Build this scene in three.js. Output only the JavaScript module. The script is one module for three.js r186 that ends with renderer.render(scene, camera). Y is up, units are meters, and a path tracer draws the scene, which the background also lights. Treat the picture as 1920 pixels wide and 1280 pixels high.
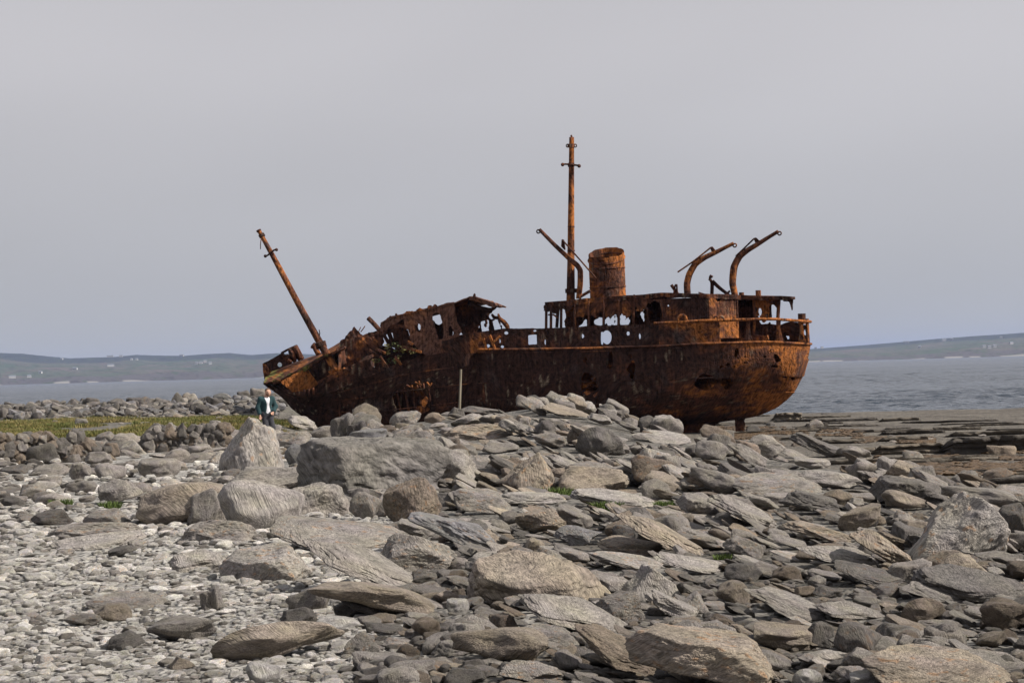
import * as THREE from 'three';
import { ImprovedNoise } from 'three/addons/math/ImprovedNoise.js';
import { MarchingCubes } from 'three/addons/objects/MarchingCubes.js';
import { mergeGeometries, mergeVertices } from 'three/addons/utils/BufferGeometryUtils.js';

// ---------------------------------------------------------------- camera, sky, sun, exposure
const scene = new THREE.Scene();
const F = 4300;                                    // focal length in pixels of the 1920 x 1280 frame
const EYE = 2.2;
const camera = new THREE.PerspectiveCamera(2 * Math.atan(640 / F) * 180 / Math.PI, 1920 / 1280, 0.5, 60000);
camera.position.set(0, EYE, 0);
camera.rotation.order = 'YXZ';
camera.rotation.set(Math.atan(51 / F), 0, -0.0285);
camera.updateMatrixWorld(true);
const renderer = new THREE.WebGLRenderer({ antialias: true });
renderer.toneMapping = THREE.LinearToneMapping;
renderer.toneMappingExposure = 1.35;
renderer.shadowMap.enabled = true;

const SUN_DIR = new THREE.Vector3(0.70, 0.67, 0.21).normalize();
const SUN_POWER = 5;
{
  const W = 512, H = 256, data = new Float32Array(W * H * 4);
  const low = [0.323, 0.332, 0.352], mid = [0.418, 0.412, 0.432], high = [0.31, 0.315, 0.345];
  const pn = new ImprovedNoise();
  for (let j = 0; j < H; j++) for (let i = 0; i < W; i++) {
    const el = ((j + 0.5) / H - 0.5) * Math.PI, az = ((i + 0.5) / W - 0.5) * 2 * Math.PI;
    const d = new THREE.Vector3(Math.cos(el) * Math.cos(az), Math.sin(el), Math.cos(el) * Math.sin(az));
    const e = Math.max(0, el) * 180 / Math.PI;
    const a = Math.min(1, e / 8), b = Math.min(1, Math.max(0, (e - 8) / 60));
    const veil = 1 + 0.05 * pn.noise(d.x * 4 + d.y * 3, d.y * 16 - d.x * 2, d.z * 4) + 0.035 * pn.noise(d.x * 9 + 9 + d.y * 5, d.y * 44 - d.x * 5, d.z * 9);
    const q = d.dot(SUN_DIR), c = Math.max(0, q), glow = 1.02 + 0.17 * q + 0.4 * Math.pow(c, 14);
    for (let k = 0; k < 3; k++) {
      let v = low[k] + (mid[k] - low[k]) * a; v += (high[k] - v) * b;
      data[(j * W + i) * 4 + k] = v * glow * (e > 0 ? veil : 1);
    }
    data[(j * W + i) * 4 + 3] = 1;
  }
  const sky = new THREE.DataTexture(data, W, H, THREE.RGBAFormat, THREE.FloatType);
  sky.mapping = THREE.EquirectangularReflectionMapping;
  sky.minFilter = sky.magFilter = THREE.LinearFilter;
  sky.needsUpdate = true;
  scene.background = sky; scene.environment = sky;
  scene.backgroundIntensity = 1; scene.environmentIntensity = 1;
}
const sun = new THREE.DirectionalLight(new THREE.Color().setRGB(1, 0.93, 0.83), SUN_POWER);
sun.position.copy(SUN_DIR).multiplyScalar(300).add(new THREE.Vector3(0, 0, -80));
sun.target.position.set(0, 0, -80);
sun.castShadow = true; sun.shadow.radius = 2.5;
sun.shadow.mapSize.set(4096, 4096);
Object.assign(sun.shadow.camera, { left: -90, right: 90, top: 90, bottom: -90, near: 1, far: 700 });
scene.add(sun, sun.target);

// ---------------------------------------------------------------- helpers
const UP = new THREE.Vector3(0, 1, 0);
const perlin = new ImprovedNoise();
const N3 = (x, y, z) => perlin.noise(x + 57.31, y + 91.7, z + 23.17);
const fbm = (x, y, z, o = 4) => { let s = 0, a = 0.5; for (let i = 0; i < o; i++) { s += a * N3(x, y, z); x *= 2.03; y *= 2.03; z *= 2.03; a *= 0.5; } return s; };
const clamp = (x, a = 0, b = 1) => Math.min(b, Math.max(a, x));
const mix = (a, b, t) => a + (b - a) * t;
const mixc = (a, b, t) => [mix(a[0], b[0], t), mix(a[1], b[1], t), mix(a[2], b[2], t)];
const smooth = (a, b, x) => { const t = clamp((x - a) / (b - a)); return t * t * (3 - 2 * t); };
function rng(seed) { let s = seed >>> 0; return () => { s = (s + 0x6D2B79F5) >>> 0; let t = s; t = Math.imul(t ^ (t >>> 15), t | 1); t ^= t + Math.imul(t ^ (t >>> 7), t | 61); return ((t ^ (t >>> 14)) >>> 0) / 4294967296; }; }
const lerpTable = (tab, x) => { if (x <= tab[0][0]) return tab[0][1]; for (let i = 1; i < tab.length; i++) if (x <= tab[i][0]) return mix(tab[i - 1][1], tab[i][1], (x - tab[i - 1][0]) / (tab[i][0] - tab[i - 1][0])); return tab[tab.length - 1][1]; };
const used = {};
function numbered(name) { const n = used[name] = (used[name] ?? -1) + 1; return n ? `${name}_${String(n).padStart(3, '0')}` : name; }
function tag(o, label, category, group, kind) {
  if (label) o.userData.label = label;
  if (category) o.userData.category = category;
  if (group) o.userData.group = group;
  if (kind) o.userData.kind = kind;
  return o;
}
function mesh(name, geometry, material, parent = scene) {
  if (material.userData.prepare) material.userData.prepare(geometry);
  const m = new THREE.Mesh(geometry, material);
  m.name = parent === scene ? numbered(name) : name; m.castShadow = m.receiveShadow = true; parent.add(m); return m;
}
function thing(name, label, category, pos = [0, 0, 0], turn = 0, group) {
  const g = new THREE.Group(); g.name = numbered(name); g.position.set(...pos); g.rotation.y = turn; scene.add(g);
  return tag(g, label, category, group);
}
function mat(rgb, o = {}) { const m = new THREE.MeshStandardMaterial({ roughness: 0.9, metalness: 0, side: THREE.DoubleSide, ...o }); m.color.setRGB(...rgb); return m; }
function noiseTexture(size, fn, srgb = false) {
  const d = new Uint8Array(size * size * 4);
  for (let j = 0; j < size; j++) for (let i = 0; i < size; i++) { const c = fn(i / size, j / size), k = (j * size + i) * 4; for (let q = 0; q < 3; q++) d[k + q] = clamp(Array.isArray(c) ? c[q] : c) * 255; d[k + 3] = 255; }
  const t = new THREE.DataTexture(d, size, size); t.wrapS = t.wrapT = THREE.RepeatWrapping; t.magFilter = THREE.LinearFilter; t.minFilter = THREE.LinearMipmapLinearFilter; t.generateMipmaps = true;
  if (srgb) t.colorSpace = THREE.SRGBColorSpace; t.needsUpdate = true; return t;
}
// noise that repeats after 1 in u and v (a torus in the noise field)
const tileNoise = (u, v, f, z = 0) => { const a = f / 6.2832, U = u * 6.2832, V = v * 6.2832; return N3(Math.cos(U) * a + Math.cos(V) * a * 0.73 + z, Math.sin(U) * a + 3.7 * z, Math.sin(V) * a + Math.cos(V) * a * 0.31); };
const tileNoise2 = (u, v, fu, fv, z = 0) => { const a = fu / 6.2832, b = fv / 6.2832, U = u * 6.2832, V = v * 6.2832; return N3(Math.cos(U) * a + z, Math.sin(U) * a + Math.cos(V) * b, Math.sin(V) * b + z * 1.7); };
function ray(px, py) { return new THREE.Vector3(px / 960 - 1, 1 - py / 640, 0.5).unproject(camera).sub(camera.position).normalize(); }
function atDepth(px, py, D) { const d = ray(px, py); return camera.position.clone().addScaledVector(d, -D / d.z); }
function toPixel(v) { const p = v.clone().project(camera); return [(p.x + 1) * 960, (1 - p.y) * 640]; }

// ---------------------------------------------------------------- terrain
const SEA = -2.4;
const bankEdge = D => 7.4 - (D - 33) * 0.077;                       // right-hand foot of the boulder bank
const ledgeTable = [[10, 0.1], [30, -0.25], [38, -0.5], [54, -0.72], [75, -0.98], [120, -1.45], [200, -2.33], [212, -2.9], [260, -6], [400, -9]];
const ridgeTable = [[-10, 0], [-7.6, 0], [-6, 0.1], [-4, 0.32], [-1.5, 0.5], [0.8, 0.78], [2.2, 0.62], [4.2, 0.12], [5.6, -0.3], [7, -0.7]];
function groundParts(X, D) {
  const q = X / Math.max(D, 1);
  let bank = 0.03 * N3(X * 0.5, D * 0.5, 1);
  bank += 0.06 * N3(X * 0.18, D * 0.12, 5);
  bank += lerpTable(ridgeTable, X) * smooth(44, 76, D) * (1 - smooth(80, 96, D));
  bank += smooth(0.1, 1.4, X - 2 + (30 - D) * 0.06) * 0.0;
  // bank of boulders along the far left shore, then down into the sea
  bank += 0.7 * smooth(122, 144, D) * (1 - smooth(150, 180, D)) * smooth(-4, -9, X) * (0.75 + 0.25 * smooth(-38, -12, X)) - 5 * smooth(150, 195, D);
  let ledge = lerpTable(ledgeTable, D + (X - 12) * 0.25);
  ledge += 0.09 * fbm(X * 0.35, D * 0.5, 2, 4) + 0.06 * N3(X * 0.25, D * 0.16, 9);
  let t = smooth(0, 1.5, X - bankEdge(D) + 0.5 * N3(D * 0.3, 0, 4));
  const t2 = smooth(84, 100, D) * smooth(-15, -7, X);
  t = Math.max(t, t2);
  return [mix(bank, ledge, t), t];
}
const G = (X, D) => groundParts(X, D)[0];
function groundHit(px, py) {
  const d = ray(px, py), s = 1 / -d.z, o = camera.position;
  let last = 9;
  for (let D = 9; D < 260; D *= 1.006) {
    if (o.y + d.y * s * D < G(d.x * s * D, D)) {
      let a = last, b = D;
      for (let k = 0; k < 12; k++) { const m = (a + b) / 2; if (o.y + d.y * s * m < G(d.x * s * m, m)) b = m; else a = m; }
      return new THREE.Vector3(d.x * s * b, G(d.x * s * b, b), -b);
    }
    last = D;
  }
  return null;
}
const grassAmount = (X, D) => {
  const left = smooth(-3.5, -8, X) * smooth(84, 91, D + 3 * N3(X * 0.3, D * 0.2, 3)) * (1 - smooth(116, 132, D + 8 * N3(X * 0.15, 1, 8)));
  return left * smooth(-0.12, 0.16, fbm(X * 0.25, D * 0.1, 6, 3) * 1.6 + 0.16);
};
{
  const uvs = [], angles = [], A = 15.5 * Math.PI / 180;
  for (let i = 0; i <= 420; i++) angles.push(-A + 2 * A * i / 420);
  for (let i = 1; i < 40; i++) angles.push(A + (2 * Math.PI - 2 * A) * i / 40);
  const rows = 500, nc = angles.length, radius = (j) => j < 90 ? 2.5 * Math.pow(12, j / 90) : j < 460 ? 30 * Math.pow(7.2, (j - 90) / 370) : 216 + (j - 460) * 3, pos = [], col = [], idx = [];
  const shingle = [0.24, 0.23, 0.215], brown = [0.06, 0.05, 0.04], soilAndGapShade = [0.06, 0.053, 0.043], grass = [0.06, 0.07, 0.014], ledgeC = [0.108, 0.095, 0.078];
  for (let j = 0; j <= rows; j++) for (let i = 0; i < nc; i++) {
    const r = radius(j), X = Math.sin(angles[i]) * r, D = Math.cos(angles[i]) * r;
    uvs.push(X / 5, D / 9);
    const inside = Math.abs(angles[i]) <= A + 1e-6;
    const [h, t] = D > 2 ? groundParts(X, D) : [0, 0];
        pos.push(X, inside ? h : (D > 2 ? h : Math.max(-3, 0)), -D);
    let c = mixc(shingle, soilAndGapShade, clamp(0.8 + 1.0 * fbm(X * 0.4, D * 0.25, 2)) * smooth(-0.9, 0.8, X + D * 0.05));  // shade of the gaps between boulders put into the ground colour under the pile
    let l = mixc(ledgeC, brown, clamp(0.4 + 1.6 * fbm(X * 0.35, D * 0.16, 4)));
        c = mixc(c, soilAndGapShade, smooth(82, 90, D) * 0.8); c = mixc(c, l, t);
    c = mixc(c, grass, grassAmount(X, D) * clamp(0.75 + fbm(X * 1.3, D * 0.8, 5)));
    const g = 1 + 0.45 * fbm(X * 2.3, D * 1.2, 8);
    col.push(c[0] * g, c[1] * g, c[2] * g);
  }
  for (let j = 0; j < rows; j++) for (let i = 0; i < nc; i++) {
    const a = j * nc + i, b = j * nc + (i + 1) % nc, c = a + nc, d = b + nc;
    idx.push(a, b, c, b, d, c);
  }
  for (let i = 1; i < nc - 1; i++) idx.push(0, i + 1, i);
  const g = new THREE.BufferGeometry();
  g.setAttribute('position', new THREE.Float32BufferAttribute(pos, 3));
  g.setAttribute('color', new THREE.Float32BufferAttribute(col, 3));
  g.setAttribute('uv', new THREE.Float32BufferAttribute(uvs, 2)); g.setIndex(idx); g.computeVertexNormals();
  const grit = noiseTexture(512, (u, v) => clamp(0.74 + 0.4 * tileNoise(u, v, 18, 3) + 0.4 * tileNoise(u, v, 46, 6) + 0.3 * tileNoise(u, v, 110, 9), 0.2, 1));
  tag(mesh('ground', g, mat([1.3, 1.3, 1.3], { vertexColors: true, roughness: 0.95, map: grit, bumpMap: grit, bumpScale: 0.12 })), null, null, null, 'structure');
}
// sea: one sheet to the horizon; near the shore its waves are real relief
{
  const bump = noiseTexture(512, (u, v) => 0.5 + 0.5 * (0.5 * tileNoise2(u, v, 16, 22, 1) + 0.4 * tileNoise2(u, v, 40, 55, 4) + 0.25 * tileNoise2(u, v, 90, 110, 7)));
  const pos = [], idx = [], uv = [], A = 14.8 * Math.PI / 180, nc = 400, rows = [];
  for (let r = 178; r < 1500; r *= 1.0046) rows.push(r); for (let r = 1500; r < 45000; r *= 1.12) rows.push(r);
  for (const r of rows) for (let i = 0; i <= nc; i++) {
    const t = -A + 2 * A * i / nc, X = Math.sin(t) * r, D = Math.cos(t) * r, fade = 1 - smooth(900, 1500, r);
    const gust = 0.55 + 0.75 * clamp(0.5 + 1.4 * N3(X * 0.006, D * 0.011, 5) + 0.5 * N3(X * 0.02, D * 0.03, 9)) * smooth(196, 225, r);
    const h = fade * gust * (0.26 * N3(X * 0.16, D * 0.3, 1) + 0.2 * N3(X * 0.36 + D * 0.06, D * 0.6, 3) + 0.1 * N3(X * 0.8, D * 1.1, 6));
    pos.push(X, SEA + h, -D); uv.push(X / 30, D / 24);
  }
  for (let j = 0; j + 1 < rows.length; j++) for (let i = 0; i < nc; i++) { const q = j * (nc + 1) + i; idx.push(q, q + 1, q + nc + 1, q + 1, q + nc + 2, q + nc + 1); }
  const near = new THREE.BufferGeometry(); near.setAttribute('position', new THREE.Float32BufferAttribute(pos, 3)); near.setAttribute('uv', new THREE.Float32BufferAttribute(uv, 2)); near.setIndex(idx); near.computeVertexNormals();
  const rest = new THREE.RingGeometry(300, 44000, 60, 8, Math.PI / 2 + A, 2 * Math.PI - 2 * A); rest.rotateX(-Math.PI / 2); rest.translate(0, SEA, 0);
  const sea = new THREE.MeshPhysicalMaterial({ color: new THREE.Color().setRGB(0.011, 0.021, 0.034), roughness: 0.16, ior: 1.33, bumpMap: bump, bumpScale: 0.5 });
  tag(mesh('sea', mergeGeometries([near, rest]), sea), null, null, null, 'structure');
}
// far shore: low hills across the water
const skyline = [[-400, 668], [0, 661], [40, 662], [90, 668], [130, 672], [175, 670], [215, 669], [255, 665], [300, 666], [345, 667], [385, 664], [430, 661], [470, 665], [520, 662], [600, 664], [800, 672], [1000, 676], [1200, 672], [1400, 663], [1510, 655], [1580, 650], [1640, 645], [1700, 640], [1760, 635], [1840, 629], [1920, 624], [2100, 612], [2400, 600]];
const HILL0 = 5600, HILL1 = 9000;
const columnOf = (X, D) => 960 + X / D * F;
function hillHeight(X, D) {
  const q = columnOf(X, D), yTop = lerpTable(skyline, q), top = atDepth(q, yTop, HILL1).y;
  const t = (D - HILL0 - 250 * N3(q * 0.01, 3, 1)) / (HILL1 - HILL0);
  const f = t < 0 ? t * 0.3 : t < 1 ? 0.86 * Math.pow(t, 0.8) + 0.14 * smooth(0.8, 1, t) : 1 - (t - 1) * 1.2;
  return SEA + (top - SEA) * f + (t > 0 && t < 0.97 ? 7 * N3(q * 0.012, D * 0.0012, 4) * t * (1 - t) * 4 : 0);
}
{
  const pos = [], col = [], idx = [], nc = 700, nr = 110;
  for (let j = 0; j <= nr; j++) for (let i = 0; i <= nc; i++) {
    const q = -500 + 2920 * i / nc, D = 5000 + (10200 - 5000) * j / nr, X = (q - 960) / F * D;
    pos.push(X, hillHeight(X, D), -D);
    const cell = N3(Math.floor(q / 26 + 2 * N3(q * 0.02, D * 0.002, 1)) * 7.3, Math.floor(D / 190) * 3.1, 2), t = (D - HILL0) / (HILL1 - HILL0);
    let c = mixc([0.036, 0.06, 0.036], [0.088, 0.072, 0.066], clamp(0.45 + cell * 0.9 + fbm(q * 0.008, D * 0.0008, 3)));
    if (t < 0.14 + 0.06 * N3(q * 0.01, 2, 2)) c = [0.06, 0.055, 0.058];
    if (t > 0.8 + 0.12 * N3(q * 0.012, 7, 1)) c = [0.022, 0.03, 0.03];
    if (Math.abs(N3(q * 0.045 + 3, D * 0.004, 6)) < 0.05) c = c.map(v => v * 0.5);
    if (fbm(q * 0.05, D * 0.006, 9) > 0.2) c = [0.035, 0.05, 0.03];
    if (t < 0.012 && N3(q * 0.03, 4, 4) > 0.1) c = [0.2, 0.19, 0.18];
    col.push(...c);
  }
  for (let j = 0; j < nr; j++) for (let i = 0; i < nc; i++) { const a = j * (nc + 1) + i; idx.push(a, a + 1, a + nc + 1, a + 1, a + nc + 2, a + nc + 1); }
  const g = new THREE.BufferGeometry();
  g.setAttribute('position', new THREE.Float32BufferAttribute(pos, 3)); g.setAttribute('color', new THREE.Float32BufferAttribute(col, 3)); g.setIndex(idx); g.computeVertexNormals();
  tag(mesh('hills', g, mat([1, 1, 1], { vertexColors: true })), null, null, null, 'structure');
}
scene.fog = new THREE.FogExp2(new THREE.Color().setRGB(0.4, 0.54, 0.95), 3.1e-5);
// white houses on the far shore
{
  const wall = mat([0.4, 0.4, 0.4]), roof = mat([0.16, 0.17, 0.19]);
  const gable = (w, h, d) => { const s = new THREE.Shape([[-d / 2, 0], [d / 2, 0], [0, h]].map(p => new THREE.Vector2(...p))); const g = new THREE.ExtrudeGeometry(s, { depth: w, bevelEnabled: false }); g.rotateY(Math.PI / 2); g.translate(-w / 2, 0, 0); return g; };
  const spots = [[206, 667, 26, 'long white building on the left skyline of hills'], [226, 669, 14, 'white house on the left skyline beside the long building'], [22, 709, 18], [54, 708, 10], [75, 700, 9], [207, 687, 22], [115, 674, 9], [246, 675, 8], [256, 675, 8], [368, 683, 10], [376, 682, 9], [384, 679, 9], [394, 683, 10], [340, 668, 16], [140, 693, 14],
    [1700, 643, 20], [1771, 639, 14], [1785, 637, 12], [1725, 652, 10], [1846, 652, 9], [1856, 653, 9], [1866, 651, 9], [1878, 634, 10], [1897, 645, 11], [1530, 654, 10], [1542, 653, 9]];
  const proto = {};
  for (const [px, py, w, label] of spots) {
    const d = ray(px, py); let hit = null;
    for (let D = HILL0 + 60; D < HILL1 + 100; D += 12) { const p = camera.position.clone().addScaledVector(d, -D / d.z); if (p.y < hillHeight(p.x, D)) { hit = p; break; } }
    if (!hit) { const D = HILL1; hit = atDepth(px, py, D); hit.y = hillHeight(hit.x, D); }
    hit.y = hillHeight(hit.x, -hit.z) - 0.5;
    const side = px < 960 ? 'left' : 'right', crest = py < (side === 'left' ? 676 : 0);
    const t = thing('house', label || (side === 'right' ? (px < 1600 ? 'small white house on the far hill just right of the stern' : px < 1690 || py > 649 ? (px > 1840 ? 'small white house in the tight cluster on the far right hill' : 'lone white house low on the far right hill') : px > 1860 ? 'white house high on the far hill at the right edge' : 'white house near the top of the far right hill') : crest ? (px > 300 ? 'lone white house high on the left hills, towards the wreck' : 'small white house just under the left skyline') : px > 350 ? 'small white house in the cluster high above the far left shore' : px > 180 ? 'lone white house in the middle of the far left slope' : px > 120 ? 'pale house on the far left slope above the shore houses' : 'white house low on the far left shore'), 'house', hit.toArray(), (px * 7 % 5 - 2) * 0.12, label ? undefined : 'white houses on the far shore');
    const b = new THREE.BoxGeometry(w, 5.2, 8); b.translate(0, 2.6, 0);
    mesh('wall', b, wall, t);
    const r = gable(w + 0.6, 3, 8.8); r.translate(0, 5.2, 0); mesh('roof', r, roof, t);
  }
}

// ---------------------------------------------------------------- the wreck
const shipA = atDepth(1400, 800, 116), shipB = atDepth(500, 800, 123.2), KEEL = -1.68;
const ship = thing('shipwreck', 'rusted broken cargo ship wreck stranded behind the boulders', 'shipwreck', [shipA.x, KEEL, shipA.z], Math.atan2(shipB.z - shipA.z, -(shipB.x - shipA.x)) * -1);
ship.rotation.y = -Math.atan2(shipA.z - shipB.z, shipA.x - shipB.x);
ship.updateMatrixWorld(true);
const camLocal = ship.worldToLocal(camera.position.clone()), toLocal = new THREE.Matrix3().setFromMatrix4(ship.matrixWorld).transpose();
// the point of the wreck's own axes (x to the stern, y up, z towards the beach) seen at a pixel, z metres outboard of the near side
function S(px, py, z = 0) { const d = ray(px, py).applyMatrix3(toLocal); return camLocal.clone().addScaledVector(d, (z - camLocal.z) / d.z); }
const P2 = (px, py, z) => { const v = S(px, py, z); return [v.x, v.y]; };
const seen = (x, y, z) => toPixel(ship.localToWorld(new THREE.Vector3(x, y, z)));

const DARK = [0.034, 0.0165, 0.0125], BROWN = [0.092, 0.037, 0.022], ORANGE = [0.24, 0.086, 0.025], PURPLE = [0.05, 0.036, 0.034], PALE = [0.24, 0.19, 0.135];
function rust(x, y, z, o = 0.4, streak = 1) {
  const n = 1.25 * fbm(x * 0.55 + 4, y * 0.7, z * 0.55, 4), s = N3(x * 3.3, y * 0.32, z * 3.3 + 5) * streak, p = fbm(x * 3.4, y * 3.4, z * 3.4 + 9, 3), m = fbm(x * 1.1 - 8, y * 0.9, z * 1.1, 3);
  let t = o + 1.15 * n + 0.34 * s + 0.75 * p;
  let c = t < 0.45 ? mixc(DARK, BROWN, clamp(t / 0.45)) : mixc(BROWN, ORANGE, smooth(0.45, 0.78, t));
  if (m > 0.12) c = mixc(c, PURPLE, smooth(0.12, 0.4, m) * 0.75);
  if (p > 0.22) c = mixc(c, [0.035, 0.022, 0.02], smooth(0.22, 0.36, p) * 0.8);
  const w = N3(x * 7, y * 0.9, z * 7 + 40) + 0.5 * fbm(x * 0.6, y * 0.8, z + 60, 2); if (w > 0.42) c = mixc(c, PALE, smooth(0.42, 0.66, w) * 0.55 * streak);
  const g = 1 + 0.35 * N3(x * 9, y * 9, z * 9);
  return c.map(v => v * g);
}
const rustGrain = noiseTexture(512, (u, v) => { const n = 0.7 + 0.5 * tileNoise(u, v, 22, 2) + 0.45 * tileNoise(u, v, 52, 5) + 0.3 * tileNoise2(u, v, 46, 3, 4) + 0.25 * tileNoise2(u, v, 90, 6, 9); return clamp(n, 0.16, 1); });
const rustMat = new THREE.MeshPhysicalMaterial({ vertexColors: true, roughness: 0.95, specularIntensity: 0.25, map: rustGrain, bumpMap: rustGrain, bumpScale: 0.03, side: THREE.DoubleSide }); rustMat.color.setRGB(1.42, 1.42, 1.42);
const rustUV = (g) => { if (g.attributes.uv && g.userData.rusty) return g; const p = g.attributes.position, uv = new Float32Array(p.count * 2); for (let i = 0; i < p.count; i++) { uv[i * 2] = (p.getX(i) - 0.8 * p.getZ(i)) / 4; uv[i * 2 + 1] = (p.getY(i) + 0.23 * p.getZ(i)) / 4; } g.setAttribute('uv', new THREE.BufferAttribute(uv, 2)); g.userData.rusty = true; return g; };
rustMat.userData.prepare = rustUV;
// a plate of steel with thickness over a (u, v) range, kept where field > 0
function sheet({ u0, u1, v0, v1, cell = 0.085, pos, field, thick = 0.025, col }) {
  const nu = Math.max(2, Math.ceil((u1 - u0) / cell)), nv = Math.max(2, Math.ceil((v1 - v0) / cell)), W = nv + 1, UV = [], f = [];
  for (let i = 0; i <= nu; i++) for (let j = 0; j <= nv; j++) { const u = mix(u0, u1, i / nu), v = mix(v0, v1, j / nv); UV.push([u, v]); f.push(field ? field(u, v) : 1); }
  const map = new Map(), verts = [], tris = [];
  const vert = (k) => { if (!map.has(k)) { map.set(k, verts.length); verts.push(UV[k]); } return map.get(k); };
  const cut = (a, b) => { const k = a < b ? `${a}_${b}` : `${b}_${a}`; if (!map.has(k)) { const t = f[a] / (f[a] - f[b]); map.set(k, verts.length); verts.push([mix(UV[a][0], UV[b][0], t), mix(UV[a][1], UV[b][1], t)]); } return map.get(k); };
  const tri = (a, b, c) => {
    const q = [a, b, c], inn = q.filter(k => f[k] > 0).length;
    if (!inn) return; if (inn === 3) { tris.push([vert(a), vert(b), vert(c)]); return; }
    let r = 0; if (inn === 1) while (!(f[q[r]] > 0)) r++; else while (f[q[r]] > 0) r++;
    const A = q[r], B = q[(r + 1) % 3], C = q[(r + 2) % 3];
    if (inn === 1) tris.push([vert(A), cut(A, B), cut(A, C)]);
    else { const ab = cut(A, B), ac = cut(A, C); tris.push([ab, vert(B), vert(C)], [ab, vert(C), ac]); }
  };
  for (let i = 0; i < nu; i++) for (let j = 0; j < nv; j++) { const a = i * W + j, b = a + W, c = b + 1, d = a + 1; if ((i + j) & 1) { tri(a, b, c); tri(a, c, d); } else { tri(a, b, d); tri(b, c, d); } }
  if (!tris.length) return null;
  const n = verts.length, P = new Float32Array(n * 3), C = new Float32Array(n * 3);
  verts.forEach(([u, v], i) => { const p = pos(u, v); P.set(p, i * 3); C.set(col(p[0], p[1], p[2], u, v), i * 3); });
  const front = new THREE.BufferGeometry(); front.setAttribute('position', new THREE.BufferAttribute(P, 3)); front.setIndex(tris.flat()); front.computeVertexNormals();
  const Nn = front.attributes.normal.array, pos3 = [...P], nor3 = [...Nn], col3 = [...C], idx = tris.flat();
  for (let i = 0; i < n; i++) { for (let k = 0; k < 3; k++) { pos3.push(P[i * 3 + k] - Nn[i * 3 + k] * thick); nor3.push(-Nn[i * 3 + k]); col3.push(C[i * 3 + k]); } }
  for (const [a, b, c] of tris) idx.push(a + n, c + n, b + n);
  const edges = new Map();
  for (const t of tris) for (let k = 0; k < 3; k++) { const a = t[k], b = t[(k + 1) % 3], key = a < b ? a * n + b : b * n + a; edges.set(key, edges.has(key) ? null : [a, b]); }
  for (const e of edges.values()) if (e) {
    const [a, b] = e, at = pos3.length / 3, g = (i) => new THREE.Vector3(pos3[i * 3], pos3[i * 3 + 1], pos3[i * 3 + 2]), pa = g(a), pb = g(b), qa = g(a + n), nn = pb.clone().sub(pa).cross(qa.sub(pa)).normalize().negate();
    for (const i of [a, b, b + n, a + n]) { pos3.push(pos3[i * 3], pos3[i * 3 + 1], pos3[i * 3 + 2]); nor3.push(nn.x, nn.y, nn.z); col3.push(col3[i * 3], col3[i * 3 + 1], col3[i * 3 + 2]); }
    idx.push(at, at + 3, at + 2, at, at + 2, at + 1);
  }
  const g = new THREE.BufferGeometry();
  g.setAttribute('position', new THREE.Float32BufferAttribute(pos3, 3)); g.setAttribute('normal', new THREE.Float32BufferAttribute(nor3, 3)); g.setAttribute('color', new THREE.Float32BufferAttribute(col3, 3)); g.setIndex(idx);
  return g;
}
function polyDistance(pts, x, y) {
  let d = 1e9, inside = false;
  for (let i = 0, j = pts.length - 1; i < pts.length; j = i++) {
    const [ax, ay] = pts[j], [bx, by] = pts[i], dx = bx - ax, dy = by - ay, t = clamp(((x - ax) * dx + (y - ay) * dy) / (dx * dx + dy * dy + 1e-12));
    d = Math.min(d, Math.hypot(x - ax - dx * t, y - ay - dy * t));
    if ((ay > y) !== (by > y) && x < (bx - ax) * (y - ay) / (by - ay) + ax) inside = !inside;
  }
  return inside ? d : -d;
}
const ellipseD = (e, x, y) => (Math.hypot((x - e[0]) / e[2], (y - e[1]) / e[3]) - 1) * Math.min(e[2], e[3]);
// a plate whose outline is read at pixels, standing z metres outboard (dz: lean as a function of its own x, y)
function plate(name, parent, pts, z, { holes = [], rag = 0.1, o = 0.4, dz = () => 0, dent = 0.05, thick = 0.025, cell = 0.08, streak = 1, col, rough = 0 } = {}) {
  const poly = pts.map(p => P2(p[0], p[1], z)), xs = poly.map(p => p[0]), ys = poly.map(p => p[1]);
  const cuts = holes.map(h => h.length === 4 && typeof h[0] === 'number' ? (() => { const c = P2(h[0], h[1], z), e = P2(h[0] + h[2], h[1] + h[3], z); return ['e', [c[0], c[1], Math.abs(e[0] - c[0]), Math.abs(e[1] - c[1])]]; })() : ['p', h.map(p => P2(p[0], p[1], z))]);
  const sd = z * 3.7 + pts[0][0];
  const g = sheet({
    u0: Math.min(...xs) - 0.15, u1: Math.max(...xs) + 0.15, v0: Math.min(...ys) - 0.15, v1: Math.max(...ys) + 0.15, cell, thick,
    field: (x, y) => { const n = rag * (fbm(x * 1.7 + sd, y * 1.7, sd, 3) * 1.6 + 0.5 * N3(x * 6, y * 6, sd)); let f = polyDistance(poly, x, y) + n; for (const [k, c] of cuts) f = Math.min(f, k === 'e' ? ellipseD(c, x, y) + n * 0.6 : -polyDistance(c, x, y) + n * 0.6); if (rough) f = Math.min(f, rough - fbm(x * 1.1 + sd, y * 0.8, 3 + sd, 3)); return f; },
    pos: (x, y) => [x, y, z + dz(x, y) + dent * (fbm(x * 0.9 + sd, y * 0.9, 1, 3) + 0.3 * N3(x * 5, y * 5, sd))],
    col: col || ((x, y, zz) => rust(x, y, zz, o, streak)),
  });
  return g ? mesh(name, g, rustMat, parent) : null;
}
function paint(g, o, streak = 1) { const p = g.attributes.position, c = new Float32Array(p.count * 3); for (let i = 0; i < p.count; i++) c.set(rust(p.getX(i), p.getY(i), p.getZ(i), o, streak), i * 3); g.setAttribute('color', new THREE.BufferAttribute(c, 3)); return g; }
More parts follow.
